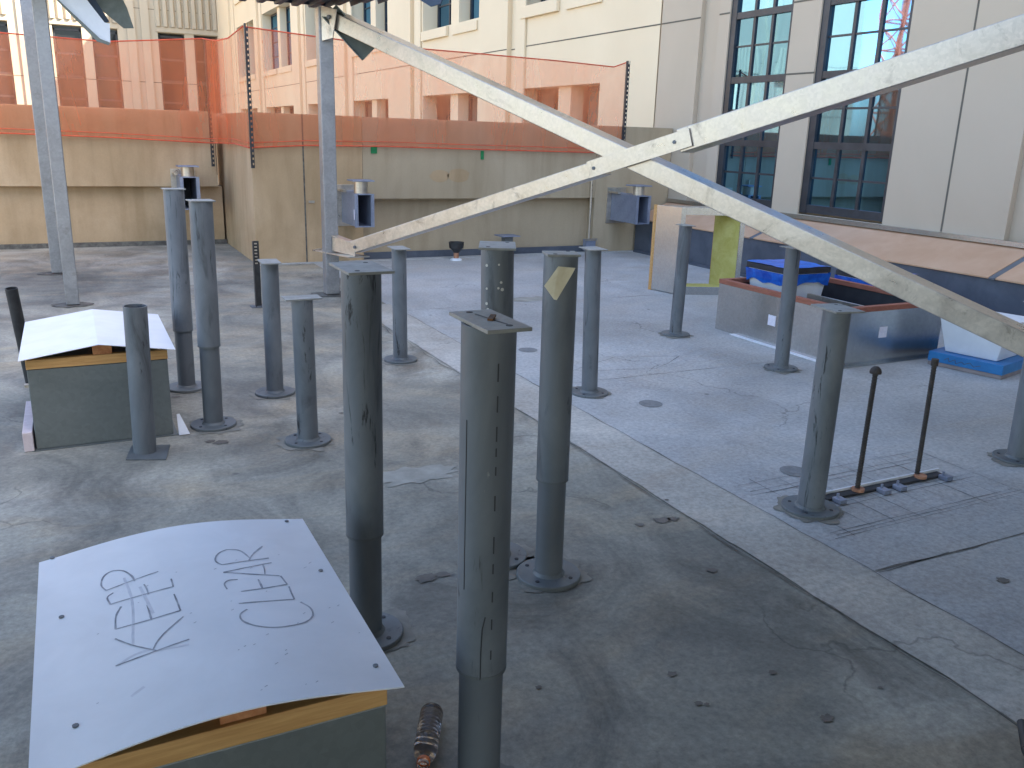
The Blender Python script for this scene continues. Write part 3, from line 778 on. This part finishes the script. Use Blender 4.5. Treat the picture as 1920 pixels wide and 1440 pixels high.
while x < 6.5:
    y1_ = 8.579-(x-2.284)/.438*.899+.28
    if y1_ < 8.1: break
    prof = [(x, zb), (x+.055, zb), (x+.075, zt), (x+.142, zt), (x+.162, zb)]
    for (a, az), (b_, bz) in zip(prof, prof[1:]):
        dk.add([(a, 8.0, az), (b_, 8.0, bz), (b_, y1_, bz), (a, y1_, az), (a, 8.0, az+.002), (b_, 8.0, bz+.002), (b_, y1_, bz+.002), (a, y1_, az+.002)],
               [(0, 1, 2, 3), (4, 7, 6, 5), (0, 4, 5, 1), (2, 6, 7, 3)])
    x += pitch
dk.build('roof_deck', 'deck_steel', cp)
MB().box(-7, 2.43, 8.90, 8.945, zb+.022, zt+.16).build('deck_closure', 'deck_steel', cp)
dk = MB(); x = -7.0  # unseen deck over and behind the camera, added and sized to darken the foreground
while x < 6.2:
    prof = [(x, zb), (x+.055, zb), (x+.075, zt), (x+.142, zt), (x+.162, zb)]
    for (a, az), (b_, bz) in zip(prof, prof[1:]):
        dk.add([(a, -8, az), (b_, -8, bz), (b_, 2.4, bz), (a, 2.4, az), (a, -8, az+.002), (b_, -8, bz+.002), (b_, 2.4, bz+.002), (a, 2.4, az+.002)],
               [(0, 1, 2, 3), (4, 7, 6, 5), (0, 4, 5, 1), (2, 6, 7, 3)])
    x += pitch
dk.build('roof_deck', 'deck_steel', cp)
dl = MB(); dl.box(-7, 2.40, 8.50, 8.64, 2.80, 2.95); dl.box(-7, 2.6, 8.02, 8.12, 2.80, 2.9)
dl.build('deck_beam', 'deck_steel', cp, .004)
# outrigger stubs sticking out past the posts
def channel(a, b_, w, h, name, mat, th=.01):
    a = Vector(a); b_ = Vector(b_); d = (b_-a).normalized(); sdv = d.cross(Vector((0, 0, 1))).normalized(); u_ = sdv.cross(d)
    q = MB(); c = [(-w/2, -h/2), (w/2, -h/2), (w/2, -h/2+th), (-w/2+th, -h/2+th), (-w/2+th, h/2-th), (w/2, h/2-th), (w/2, h/2), (-w/2, h/2)]
    q.prism([a+sdv*i+u_*j for i, j in c], b_-a)
    return q.build(name, mat, cp, .001)
def PY(px, py, y):
    d = (px-960)/F0*R2-(py-720)/F0*U2+_F
    return EYE+d*(y/d.y)
def plate_px(pts, y, th, name, mat):
    P = [PY(px, py, yy) for px, py, yy in [(q[0], q[1], q[2] if len(q) > 2 else y) for q in pts]]
    return MB().prism(P, (0, th, 0)).build(name, mat, cp, .001)
oa = plate_px([(97, -30), (140, -30), (196, 42), (206, 44), (207, 80), (186, 72), (104, -4)], 8.45, .012, 'outrigger', 'white_metal')  # white colour paints in the sunlit look of this steel piece
ob = MB().prism([PY(92, -14, 8.44), PY(100, -9, 8.44), PY(188, 73, 8.44), PY(208, 81, 8.44), PY(204, 85, 8.44), PY(182, 78, 8.44)], (0, -.012, 0)).build('outrigger_flange', 'stub_dark', cp, .001)
plate_px([(140, -30), (215, -30), (238, 14), (251, 53), (232, 53), (160, -6)], 8.62, .012, 'outrigger', 'stub_dark')
plate_px([(146, -30), (160, -30), (205, 40), (192, 46)], 8.52, .03, 'outrigger', 'deck_steel')
channel((2.30, 8.45, 2.66), (2.62, 8.30, 2.30), .10, .17, 'outrigger', 'stub_dark')
MB().prism([(2.80, 7.55, 2.72), (2.95, 7.25, 2.72), (2.93, 7.28, 2.645), (2.88, 7.38, 2.63)], (.01, .004, 0)).build('hanging_flap', 'deck_steel', cp)

# ------------------------------------------------------------------ metal roof curbs with white lids
def lid_z(u_, zc, crown, sharp):
    # u_ in 0..1 across the lid
    return zc+crown*((1-abs(2*u_-1)) if sharp else (math.sin(math.pi*u_)**1.1))
def curb_box(name, label, x0, x1, y0, y1, zt, lx0, lx1, ly0, ly1, crown, sharp, mat):
    t = thing(name, label, 'box', ((x0+x1)/2, (y0+y1)/2, 0), 'metal roof curbs with white lids')
    MB().box(x0, x1, y0, y1, .004, zt-.055).build('metal_skirt', mat, t, .004)
    MB().box(x0-.02, x1+.02, y0-.02, y1+.02, .001, .004).build('foot_flange', mat, t)
    # timber frame: four rails, the front one a wedge rising to the ridge
    r = MB(); w = .038
    mid = (x0+x1)/2+.02
    for ya in (y0-.004, y1-w+.004):
        r.prism([(x0-.002, ya, zt-.053), (x1+.002, ya, zt-.053), (x1+.002, ya, zt-.006), (mid+.1, ya, zt-.004), (mid-.1, ya, zt-.004), (x0-.002, ya, zt-.006)], (0, w, 0))
    r.box(x0-.002, x0+w, y0+w, y1-w, zt-.053, zt-.006).box(x1-w, x1+.002, y0+w, y1-w, zt-.053, zt-.006)
    r.build('timber_frame', 'lumber', t, .002)
    MB().box(mid-.045, mid+.045, y0+.004, y1-.004, zt-.003, zt+crown*.78).build('ridge_block', 'lumber_end', t, .002)
    n = 28 if not sharp else 2; vs = []; fs = []
    for i in range(n+1):
        a = i/n; x = lx0+(lx1-lx0)*a; z = lid_z(a, zt, crown, sharp)
        vs += [(x, ly0, z), (x, ly1, z), (x, ly0, z+.003), (x, ly1, z+.003)]
        if i:
            o = 4*(i-1); p = 4*i
            fs += [(o, p, p+1, o+1), (o+2, o+3, p+3, p+2), (o, o+2, p+2, p), (o+1, p+1, p+3, o+3)]
    fs += [(0, 1, 3, 2), (4*n, 4*n+2, 4*n+3, 4*n+1)]
    lb = MB().add(vs, fs).build('lid', 'white_board', t, smooth=not sharp)
    return t, lb
FX = (-.168, .530, 1.497, 2.397); FZ = .475
tf, lid = curb_box('roof_curb', 'grey metal box in the near left corner, its bowed white lid pencilled KEEP CLEAR',
                   -.125, .500, 1.53, 2.36, FZ, FX[0], FX[1], FX[2], FX[3], .042, False, 'dull_sheet')
tb, lid2 = curb_box('roof_curb', 'grey metal box with creased blank white lid, behind the open-topped pipe',
                    -.275, .375, 4.735, 5.60, .475, -.305, .415, 4.70, 5.66, .055, True, 'dull_sheet')
MB().prism([(-.33, 4.72, .003), (-.285, 4.72, .003), (-.285, 5.3, .003), (-.33, 5.3, .003)], (0, 0, .10)).build('side_flashing', 'pink_trim', tb, .002)
MB().box(-.31, -.276, 5.0, 5.03, .26, .275).build('clip', 'galvanised', tb)
tg = MB().prism([(.395, 4.775, .004), (.45, 4.70, .004), (.455, 4.76, .004)], (-.01, .03, .10)); 
tg = MB().add([(.40, 4.70, .005), (.455, 4.70, .005), (.452, 4.735, .005), (.40, 4.74, .005), (.40, 4.76, .105), (.415, 4.765, .105)], [(0, 1, 2, 3), (0, 1, 5, 4), (1, 2, 5), (2, 3, 4, 5), (3, 0, 4)])
tag(tg.build('metal_scrap', 'white_trim'), 'small bright folded metal scrap on the floor right of the farther box', 'metal scrap')
# screws and lettering on the near lid
def G(px, py, z):
    d = (px-960)/F0*R2-(py-720)/F0*U2+_F
    return EYE+d*((z-1.6)/d.z)
def on_lid(px, py):
    z = FZ+.02
    for _ in range(6):
        p = G(px, py, z); a = min(1, max(0, (p.x-FX[0])/(FX[1]-FX[0]))); z = lid_z(a, FZ, .042, False)+.003
    p = G(px, py, z); return Vector((p.x, p.y, z))
def ribbon(b, pts, w, lift=.0006):
    P = [on_lid(x/2.4, 900+y/2.4) for x, y in pts]
    Q = []
    for i in range(len(P)-1):       # Catmull-Rom
        p0 = P[max(i-1, 0)]; p1 = P[i]; p2 = P[i+1]; p3 = P[min(i+2, len(P)-1)]
        for k in range(6):
            t = k/6
            Q.append(.5*((2*p1)+(p2-p0)*t+(2*p0-5*p1+4*p2-p3)*t*t+(3*p1-p0-3*p2+p3)*t**3))
    Q.append(P[-1])
    vs = []; fs = []
    for i, q in enumerate(Q):
        a = min(1, max(0, (q.x-FX[0])/(FX[1]-FX[0]))); q = Vector((q.x, q.y, lid_z(a, FZ, .042, False)+.003+lift))
        t = Q[min(i+1, len(Q)-1)]-Q[max(i-1, 0)]; n_ = Vector((-t.y, t.x, 0)).normalized()*w/2*(.7+.6*abs(noise.noise(q*40)))
        vs += [q+n_, q-n_]
        if i: fs.append((2*i-2, 2*i-1, 2*i+1, 2*i))
    b.add(vs, fs)
strokes = [
 [(520,838),(680,778),(852,717)], [(825,615),(750,680),(710,725),(690,762)], [(518,715),(600,745),(705,768)],
 [(520,672),(665,632),(812,588)], [(520,672),(522,615),(545,570)], [(682,630),(672,595),(663,563)], [(812,588),(798,550),(783,514)],
 [(497,560),(640,518),(780,480)], [(497,560),(483,530),(510,508)], [(668,515),(660,490),(648,470)], [(780,482),(775,462),(770,445)],
 [(478,498),(590,455),(712,412)], [(478,498),(456,475),(465,438),(500,412),(550,408),(590,430),(606,455)],
 [(1112,582),(1082,605),(1092,634),(1150,656),(1230,664),(1310,656),(1378,638),(1408,608),(1395,575),(1352,550)],
 [(1075,556),(1200,546),(1325,537)], [(1325,537),(1312,510),(1300,480)],
 [(1085,502),(1185,488),(1292,470)], [(1022,492),(1010,468),(1030,452),(1070,448)], [(1182,490),(1172,468),(1162,448)], [(1292,470),(1275,448),(1262,432)],
 [(1005,416),(1100,396),(1222,372)], [(1005,416),(1130,424),(1258,432)], [(1183,382),(1190,402),(1192,424)],
 [(1000,382),(1100,366),(1210,352)], [(1000,382),(972,368),(972,345),(992,325),(1030,313),(1082,320),(1122,350)], [(1118,366),(1140,332),(1180,298)],
]
kb = MB()
for s in strokes: ribbon(kb, s, .0050)
kb.build('handwriting', 'pencil_mark', lid)
sm = MB()
for s in ([(560,440),(590,520),(600,600),(600,700),(600,740)], [(630,480),(690,600)], [(530,835),(600,790),(680,760)], [(700,770),(850,740)], [(590,975),(650,930)]):
    ribbon(sm, s, .009, .0003)
sm.build('smudges', 'smudge', lid)
sk = MB()
for x, y in ((236,352),(277,618),(340,1108),(1290,187),(1443,409),(1690,838)):
    p = on_lid(x/2.4, 900+y/2.4); sk.tube(p, p+Vector((0, 0, .003)), .006, n=10)
sk.build('screws', 'pipe_lower', lid)
fk = MB(); random.seed(3)
for k in range(46):
    u_ = random.random(); v_ = random.random()
    if u_ < .45 and random.random() < .7: continue
    x = FX[0]+.03+(FX[1]-FX[0]-.06)*u_; y = FX[2]+.03+(FX[3]-FX[2]-.06)*v_*.75; a = (x-FX[0])/(FX[1]-FX[0])
    z = lid_z(a, FZ, .042, False)+.0037; L = .003+.006*random.random()
    fk.add([(x, y, z), (x+L, y+L*.5, z), (x+L*.9, y+L*.5+.0018, z), (x, y+.0018, z)], [(0, 1, 2, 3)])
fk.build('specks', 'smudge' if False else 'pencil_mark', lid)

# ------------------------------------------------------------------ plastic bottle
bt = thing('plastic_bottle', 'empty clear ribbed plastic bottle with orange cap ring lying by the nearest pipe', 'bottle', (.74, 1.88, .034))
ax = Vector((.672, 1.765, .036))-Vector((.79, 1.99, .036)); ax.normalize(); c = Vector((.775, 1.955, .0345))
prof = [(0, 0), (.018, .001), (.029, .006), (.0325, .014)]
for k in range(7):
    z = .02+k*.016; prof += [(.0325, z), (.0325, z+.005), (.0305, z+.008), (.0305, z+.010), (.0325, z+.013)]
prof += [(.033, .14), (.0325, .165), (.026, .19), (.016, .205), (.0145, .222), (.0145, .232)]
MB().lathe(prof, c, 32, ax).build('bottle_body', 'clear_plastic', bt, smooth=True)
MB().lathe([(.0152, .206), (.0175, .207), (.0175, .216), (.0152, .217), (.0152, .206)], c, 28, ax).build('cap_ring', 'orange_cap', bt, smooth=True)

# ------------------------------------------------------------------ big galvanised curb
g = thing('roof_curb', 'large open galvanised roof curb with red timber rim and two paper labels', 'roof curb', (5.58, 5.2, 0))
x0, x1, y0, y1, zt, tk = 5.04, 6.12, 4.50, 5.93, .41, .03
MB().box(x0, x0+tk, y0, y1, .003, zt).box(x1-tk, x1, y0, y1, .003, zt).box(x0+tk, x1-tk, y0, y0+tk, .003, zt).box(x0+tk, x1-tk, y1-tk, y1, .003, zt).build('metal_skirt', 'galvanised_sheet', g)
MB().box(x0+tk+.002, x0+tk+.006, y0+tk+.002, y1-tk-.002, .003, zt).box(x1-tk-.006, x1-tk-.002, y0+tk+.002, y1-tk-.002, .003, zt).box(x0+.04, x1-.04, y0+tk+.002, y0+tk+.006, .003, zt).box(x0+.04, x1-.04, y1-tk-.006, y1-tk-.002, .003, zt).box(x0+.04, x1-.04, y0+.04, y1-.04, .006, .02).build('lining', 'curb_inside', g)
w = .045; r = MB()
r.box(x0-.004, x0+w, y0-.004, y1+.004, zt+.001, zt+.04).box(x1-w, x1+.004, y0-.004, y1+.004, zt+.001, zt+.04).box(x0+w, x1-w, y0-.004, y0+w, zt+.001, zt+.04).box(x0+w, x1-w, y1-w, y1+.004, zt+.001, zt+.04)
r.build('timber_rim', 'red_lumber', g, .002)
MB().box(x0-.05, x0-.001, y0-.03, y1-.25, .004, .010).build('foot_flange', 'white_metal', g)
MB().box(x0-.02, x1+.02, y0-.05, y0-.001, .004, .010).build('foot_flange', 'galvanised_sheet', g)
MB().box(x0-.003, x0-.001, 5.20, 5.285, .17, .255).build('paper_label', 'label_paper', g)
MB().box(5.42, 5.505, y0-.003, y0-.001, .20, .285).build('paper_label', 'label_paper', g)
MB().bar((5.56, y0+.05, .36), (5.56, y1-.05, .36), .03, .05).build('divider_rail', 'galvanised', g)

def hopper(name, label, cx, cy, rb, rt, z0, z1, tray=None, ang=0, band=True, film_drop=.12):
    t = thing(name, label, 'ventilator', (cx, cy, 0), 'white ventilator units with blue film')
    def ring(rad, z, k=1): 
        return [Vector((cx+(i*rad*math.cos(ang)-j*rad*k*math.sin(ang)), cy+(i*rad*math.sin(ang)+j*rad*k*math.cos(ang)), z)) for i, j in ((-1,-1),(1,-1),(1,1),(-1,1))]
    q = MB(); A = ring(rb, z0); B = ring(rt, z1)
    q.add(A+B, [(3, 2, 1, 0), (4, 5, 6, 7)]+[(i, (i+1) % 4, 4+(i+1) % 4, 4+i) for i in range(4)])
    q.build('tapered_hood', 'white_metal', t, .006)
    if band:
        MB().prism(ring(rt+.012, z1+.001), (0, 0, .045)).build('dark_band', 'curb_inside', t, .003)
        f = MB(); n = 14; vs = []; fs = []
        T = ring(rt+.016, z1-.002)
        for s in range(4):
            for i in range(n):
                a = T[s].lerp(T[(s+1) % 4], i/n); dr = film_drop*(.55+.7*abs(noise.noise(Vector((a.x*5, a.y*5, 1)))))
                k = 1-(dr/(z1-z0))*(1-rb/rt)*.8; lo = Vector((cx+(a.x-cx)*k, cy+(a.y-cy)*k, z1-dr))
                o = lo.lerp(a, .5)+Vector((a.x-cx, a.y-cy, 0)).normalized()*.008*noise.noise(a*20)
                vs += [a, o, lo]
        m_ = 4*n
        for i in range(m_):
            j = (i+1) % m_; fs += [(3*i, 3*j, 3*j+1, 3*i+1), (3*i+1, 3*j+1, 3*j+2, 3*i+2)]
        f.add(vs, fs)
        f.build('blue_wrap', 'blue_film', t, smooth=True)
        tp = MB(); vs = []; fs = []; Tt = ring(rt+.014, z1+.047); m = 8
        for i in range(m+1):
            for j in range(m+1):
                p = Tt[0].lerp(Tt[1], i/m).lerp(Tt[3].lerp(Tt[2], i/m), j/m); p.z += .006+.01*noise.noise(p*9); vs.append(p)
        for i in range(m):
            for j in range(m): fs.append((i*(m+1)+j, (i+1)*(m+1)+j, (i+1)*(m+1)+j+1, i*(m+1)+j+1))
        tp.add(vs, fs).build('top_film', 'blue_film', t, smooth=True)
    if tray:
        MB().prism(ring(tray, .004), (0, 0, .03)).build('tray_foot', 'tray_corner', t, .003)
        MB().prism(ring(tray+.004, .035), (0, 0, .075)).build('tray', 'blue_tray', t, .004)
    return t
u1 = hopper('roof_ventilator', 'white hood wrapped in blue film standing inside the big open curb', 5.50, 5.60, .17, .235, .021, .56, film_drop=.13)
MB().bar((5.50, 5.35, .3), (5.50, 5.36, .3001), .001, .001)
hopper('roof_ventilator', 'blue-topped hood mostly hidden behind the big curb by the ledge', 6.62, 5.62, .17, .24, .01, .44, film_drop=.12)
hopper('roof_ventilator', 'blue film covered hood showing above the falling brace at the right edge of the view', 7.0, 3.62, .17, .25, .01, .44, film_drop=.25)
u3 = hopper('roof_ventilator', 'white hood on a blue tray standing on the floor right of the big curb', 6.12, 4.12, .19, .25, .112, .40, tray=.27, ang=.22, band=False)
scr = MB(); 
sc_ = MB(); ca_, sa_ = math.cos(.22), math.sin(.22)
def tr(i, z): return Vector((6.12+(-.2755*ca_-i*sa_), 4.12+(-.2755*sa_+i*ca_), z))
sc_.path([tr(.15, .06), tr(.12, .085), tr(.11, .055), tr(.07, .08), tr(.06, .05), tr(.02, .075), tr(0, .06), tr(-.04, .08), tr(-.07, .055), tr(-.12, .075)], .002, 5)
sc_.build('marker_scribble', 'membrane', u3)
for a, b_ in (((5.83, 3.99, .06), (5.833, 3.95, .08)), ((5.835, 3.94, .08), (5.84, 3.91, .05)), ((5.84, 3.90, .065), (5.85, 3.85, .07))): pass

# ------------------------------------------------------------------ insulated housing standing on end
hs = thing('insulated_housing', 'upright open sheet metal housing lined with yellow insulation beside the curb', 'duct housing', (6.1, 7.4, 0))
o0 = Vector((5.76, 7.49, 0)); wx = Vector((.93, -.36, 0)).normalized(); dx = Vector((-.22, .97, 0)).normalized()
W, D, Hh = .70, .34, .93
def slab(o, a, la, b_, lb_, z0, z1): 
    p = [o, o+a*la, o+a*la+b_*lb_, o+b_*lb_]; return [Vector((q.x, q.y, z0)) for q in p], (0, 0, z1-z0)
MB().prism(*slab(o0, wx, .012, dx, D, .01, Hh)).prism(*slab(o0+wx*(W-.012), wx, .012, dx, D, .01, Hh)).prism(*slab(o0+wx*.013, wx, W-.026, dx, D, Hh-.012, Hh)).prism(*slab(o0+wx*.013, wx, W-.026, dx, D, .01, .022)).build('sheet_casing', 'galvanised_sheet', hs, .001)
MB().prism(*slab(o0+wx*.013, wx, .03, dx, D, .024, Hh-.015)).prism(*slab(o0+wx*(W-.045), wx, .03, dx, D, .024, Hh-.015)).prism(*slab(o0+wx*.045, wx, W-.092, dx, D, Hh-.05, Hh-.014)).prism(*slab(o0+wx*.045, wx, W-.092, dx, D, .024, .08)).build('insulation', 'insulation', hs, .004)
MB().prism(*slab(o0-dx*.012-wx*.004, wx, .05, dx, .01, .0, Hh+.004)).prism(*slab(o0-dx*.012+wx*(W-.05), wx, .05, dx, .01, .0, Hh+.004)).prism(*slab(o0-dx*.012+wx*.047, wx, W-.098, dx, .01, Hh-.075, Hh+.003)).prism(*slab(o0-dx*.012+wx*.047, wx, W-.098, dx, .01, .0, .09)).build('front_flange', 'galvanised_sheet', hs, .001)
MB().prism(*slab(o0+dx*(D+.002)-wx*.01, wx, .03, dx, .03, .0, Hh+.002)).prism(*slab(o0+dx*(D+.002)+wx*(W-.02), wx, .03, dx, .03, .0, Hh+.002)).build('timber_edge', 'lumber', hs, .001)

# ------------------------------------------------------------------ steel beam stubs on the parapets
def beam_stub(label, x0, x1, yw, yf, z0, z1, mat, zcap):
    t = thing('wall_bracket', label, 'steel bracket', ((x0+x1)/2, yw, z0), 'steel brackets on the parapets')
    MB().box(x0-.07, x1+.07, yw-.014, yw-.001, z0-.05, z1+.07).build('wall_plate', 'galvanised', t, .002)
    th = .012
    b = MB(); b.box(x0, x0+th, yf, yw-.015, z0, z1).box(x1-th, x1, yf, yw-.015, z0, z1).box(x0+th, x1-th, yf, yw-.015, z1-th, z1).box(x0+th, x1-th, yf, yw-.015, z0, z0+th)
    bo = b.build('hollow_beam', mat, t, .001)
    MB().box(x0+th, x1-th, yw-.06, yw-.05, z0+th, z1-th).build('inner_plate', 'curb_inside', bo)
    MB().box(x0-.03, x0-.002, yf-.0, yf+.012, z0, z1).box(x1+.002, x1+.03, yf, yf+.012, z0, z1).build('end_flange', mat, bo)
    cxm = (x0+x1)/2; cym = yf+.14
    MB().tube((cxm, cym, z1+.001), (cxm, cym, zcap), .082, n=28).build('spool', 'galvanised', t, smooth=True)
    MB().box(cxm-.13, cxm+.13, cym-.13, cym+.13, zcap+.001, zcap+.018).build('cap_plate', 'blue_steel', t, .002)
    MB().box(x0-.05, x0-.003, yw-.25, yw-.02, z1-.005, z1+.02).build('top_angle', 'galvanised', t)
    return t
beam_stub('hollow steel wall bracket at left, behind the close pair of pipes', 1.32, 1.50, 12.86, 12.15, .55, .97, 'blue_steel', 1.09)
bs = beam_stub('hollow steel wall bracket beside the middle canopy post', 3.03, 3.21, 10.80, 10.12, .50, .89, 'blue_steel', 1.03)
MB().box(3.026, 3.0295, 10.19, 10.26, .58, .70).build('paper_label', 'label_paper', bs)
beam_stub('hollow steel wall bracket at right, just below the brace crossing', 7.02, 7.20, 10.80, 10.10, .47, .86, 'blue_steel', .98)

# ------------------------------------------------------------------ small fittings
b = MB(); x, y = 1.476, 8.156
b.box(x-.03, x+.03, y-.003, y+.003, .01, .61).box(x-.03, x-.024, y-.05, y-.004, .01, .61)
z = .03
t = thing('black_stub_post', 'short black perforated angle post by the wall corner pier', 'post', (x, y, 0))
b.build('angle', 'black_plastic', t)
hp = MB(); z = .40
while z < .6: hp.box(x-.012, x+.012, y-.0045, y-.0035, z, z+.012); z += .03
hp.build('slots', 'galvanised', t)
MB().box(x-.07, x+.05, y-.06, y+.05, .001, .008).build('base_plate', 'pipe_lower', t)
tag(MB().tube((-.335, 6.10, .0), (-.375, 6.02, .62), .035, n=28, inner=.031).build('black_pipe', 'black_plastic', None, smooth=True), 'black plastic pipe sticking up behind the creased white lid', 'pipe')
t = thing('drain_vent', 'small black cup on a copper neck with white base at the wall foot', 'vent', (4.49, 10.55, 0))
MB().lathe([(0, .10), (.035, .10), (.075, .15), (.095, .165), (.10, .24), (.085, .24), (.075, .18), (0, .17)], (4.49, 10.55, 0), 28).build('cup', 'black_plastic', t, smooth=True)
MB().tube((4.49, 10.55, .02), (4.49, 10.55, .10), .034, n=20).build('neck', 'copper', t, smooth=True)
MB().lathe([(0, .03), (.05, .03), (.075, .02), (.08, .002), (0, .002)], (4.49, 10.55, 0), 24).build('base_collar', 'white_metal', t, smooth=True)
t = thing('capped_stub', 'small square steel stub with flat cap at the wall foot', 'vent', (5.27, 10.62, 0))
MB().box(5.21, 5.33, 10.56, 10.68, .002, .29).build('stub_body', 'pipe_flange', t, .004)
MB().box(5.13, 5.41, 10.50, 10.74, .291, .305).build('cap_plate', 'blue_steel', t, .002)
t = thing('wall_conduit', 'thin conduit running down the parapet into a small grey box', 'conduit', (6.66, 10.76, .1))
MB().tube((6.66, 10.765, .20), (6.66, 10.765, 1.05), .016, n=12).build('conduit', 'galvanised', t, smooth=True)
MB().box(6.58, 6.74, 10.70, 10.79, .04, .20).build('junction_box', 'blue_steel', t, .003)
MB().box(6.56, 6.76, 10.69, 10.70, .185, .215).build('bracket', 'galvanised', t)

# anchor slot with rebar
t = thing('anchor_channel', 'shallow steel anchor channel with galvanised clips let into the slab', 'anchor channel', (3.42, 2.68, 0))
MB().box(3.02, 3.83, 2.655, 2.70, .0045, .016).build('channel_bed', 'curb_inside', t)
MB().box(3.02, 3.85, 2.702, 2.712, .0045, .028).build('edge_strip', 'white_trim', t)
for x in (3.07, 3.36, 3.47, 3.80):
    MB().box(x-.022, x+.022, 2.600, 2.652, .0045, .026).tube((x, 2.640, .02), (x, 2.640, .045), .007, n=8).build('clip', 'blue_steel', t, .002)
for x in (3.24, 3.675): MB().tube((x, 2.675, .0165), (x, 2.675, .03), .030, n=14).build('grout_collar', 'copper', t)
def rebar(x, y, h_, dx, label, cap):
    t = thing('rebar_dowel', label, 'rebar', (x, y, .02), 'rebar dowels in the anchor slot')
    a = Vector((x, y, .031)); b_ = Vector((x+dx*R2.x, y+dx*R2.y, h_)); d = (b_-a)
    m = MB().tube(a, b_, .0105, n=12); n_ = int(d.length/.014)
    for k in range(n_):
        p = a+d*(k/n_); m.tube(p, p+d.normalized()*.005, .0128, n=12)
    m.build('bar', 'rebar_steel', t)
    if cap:
        MB().lathe([(0, .032), (.012, .030), (.022, .020), (.027, .006), (.026, -.002), (.012, -.006)], b_, 24).build('mushroom_cap', 'rebar_steel', t, smooth=True)
    else:
        MB().tube(b_-d.normalized()*.03, b_+d.normalized()*.004, .017, n=14).build('coupler', 'rebar_steel', t, smooth=True)
rebar(3.24, 2.68, .60, .004, 'rebar dowel with a round mushroom cap beside the stout pipe', True)
rebar(3.675, 2.696, .62, -.006, 'uncapped rebar dowel nearer the blue tray', False)
hz = MB(); pts = [Vector((2.28, .95, .014)), Vector((2.14, 1.12, .016)), Vector((2.05, 1.10, .015)), Vector((1.95, .9, .014))]
hz.path([Vector((2.30, 1.22, .022)), Vector((2.20, 1.14, .022)), Vector((2.10, 1.02, .022)), Vector((2.02, .85, .022))], .014, 10)
tag(hz.build('black_cable', 'black_plastic', None, smooth=True), 'black cable on the floor in the bottom right corner', 'cable')

# ------------------------------------------------------------------ light
w = bpy.data.worlds.new('World'); S.world = w; w.use_nodes = True
nt = w.node_tree; bg = nt.nodes['Background']
sky = nt.nodes.new('ShaderNodeTexSky'); sky.sky_type = 'NISHITA'; sky.sun_disc = False
EL = math.radians(42.5); SX, SY = .75, -.66
sky.sun_elevation = EL; sky.sun_rotation = math.atan2(SX, SY); sky.altitude = 50; sky.air_density = 1.0; sky.dust_density = 1.8; sky.ozone_density = .5
nt.links.new(sky.outputs[0], bg.inputs[0]); bg.inputs[1].default_value = .15
L = bpy.data.lights.new('sun', 'SUN'); L.energy = 4.0; L.angle = math.radians(.53); L.color = (1, .93, .80)
lo = bpy.data.objects.new('sun', L); COL.objects.link(lo)
sv = Vector((SX*math.cos(EL), SY*math.cos(EL), math.sin(EL)))
lo.rotation_euler = sv.to_track_quat('Z', 'Y').to_euler(); lo.location = (0, 0, 30)
S.view_settings.view_transform = 'Standard'; S.view_settings.look = 'None'
S.view_settings.exposure = 2.3; S.view_settings.gamma = 1
S.cycles.max_bounces = 8; S.cycles.diffuse_bounces = 5; S.cycles.transparent_max_bounces = 12
S.cycles.sample_clamp_indirect = 8
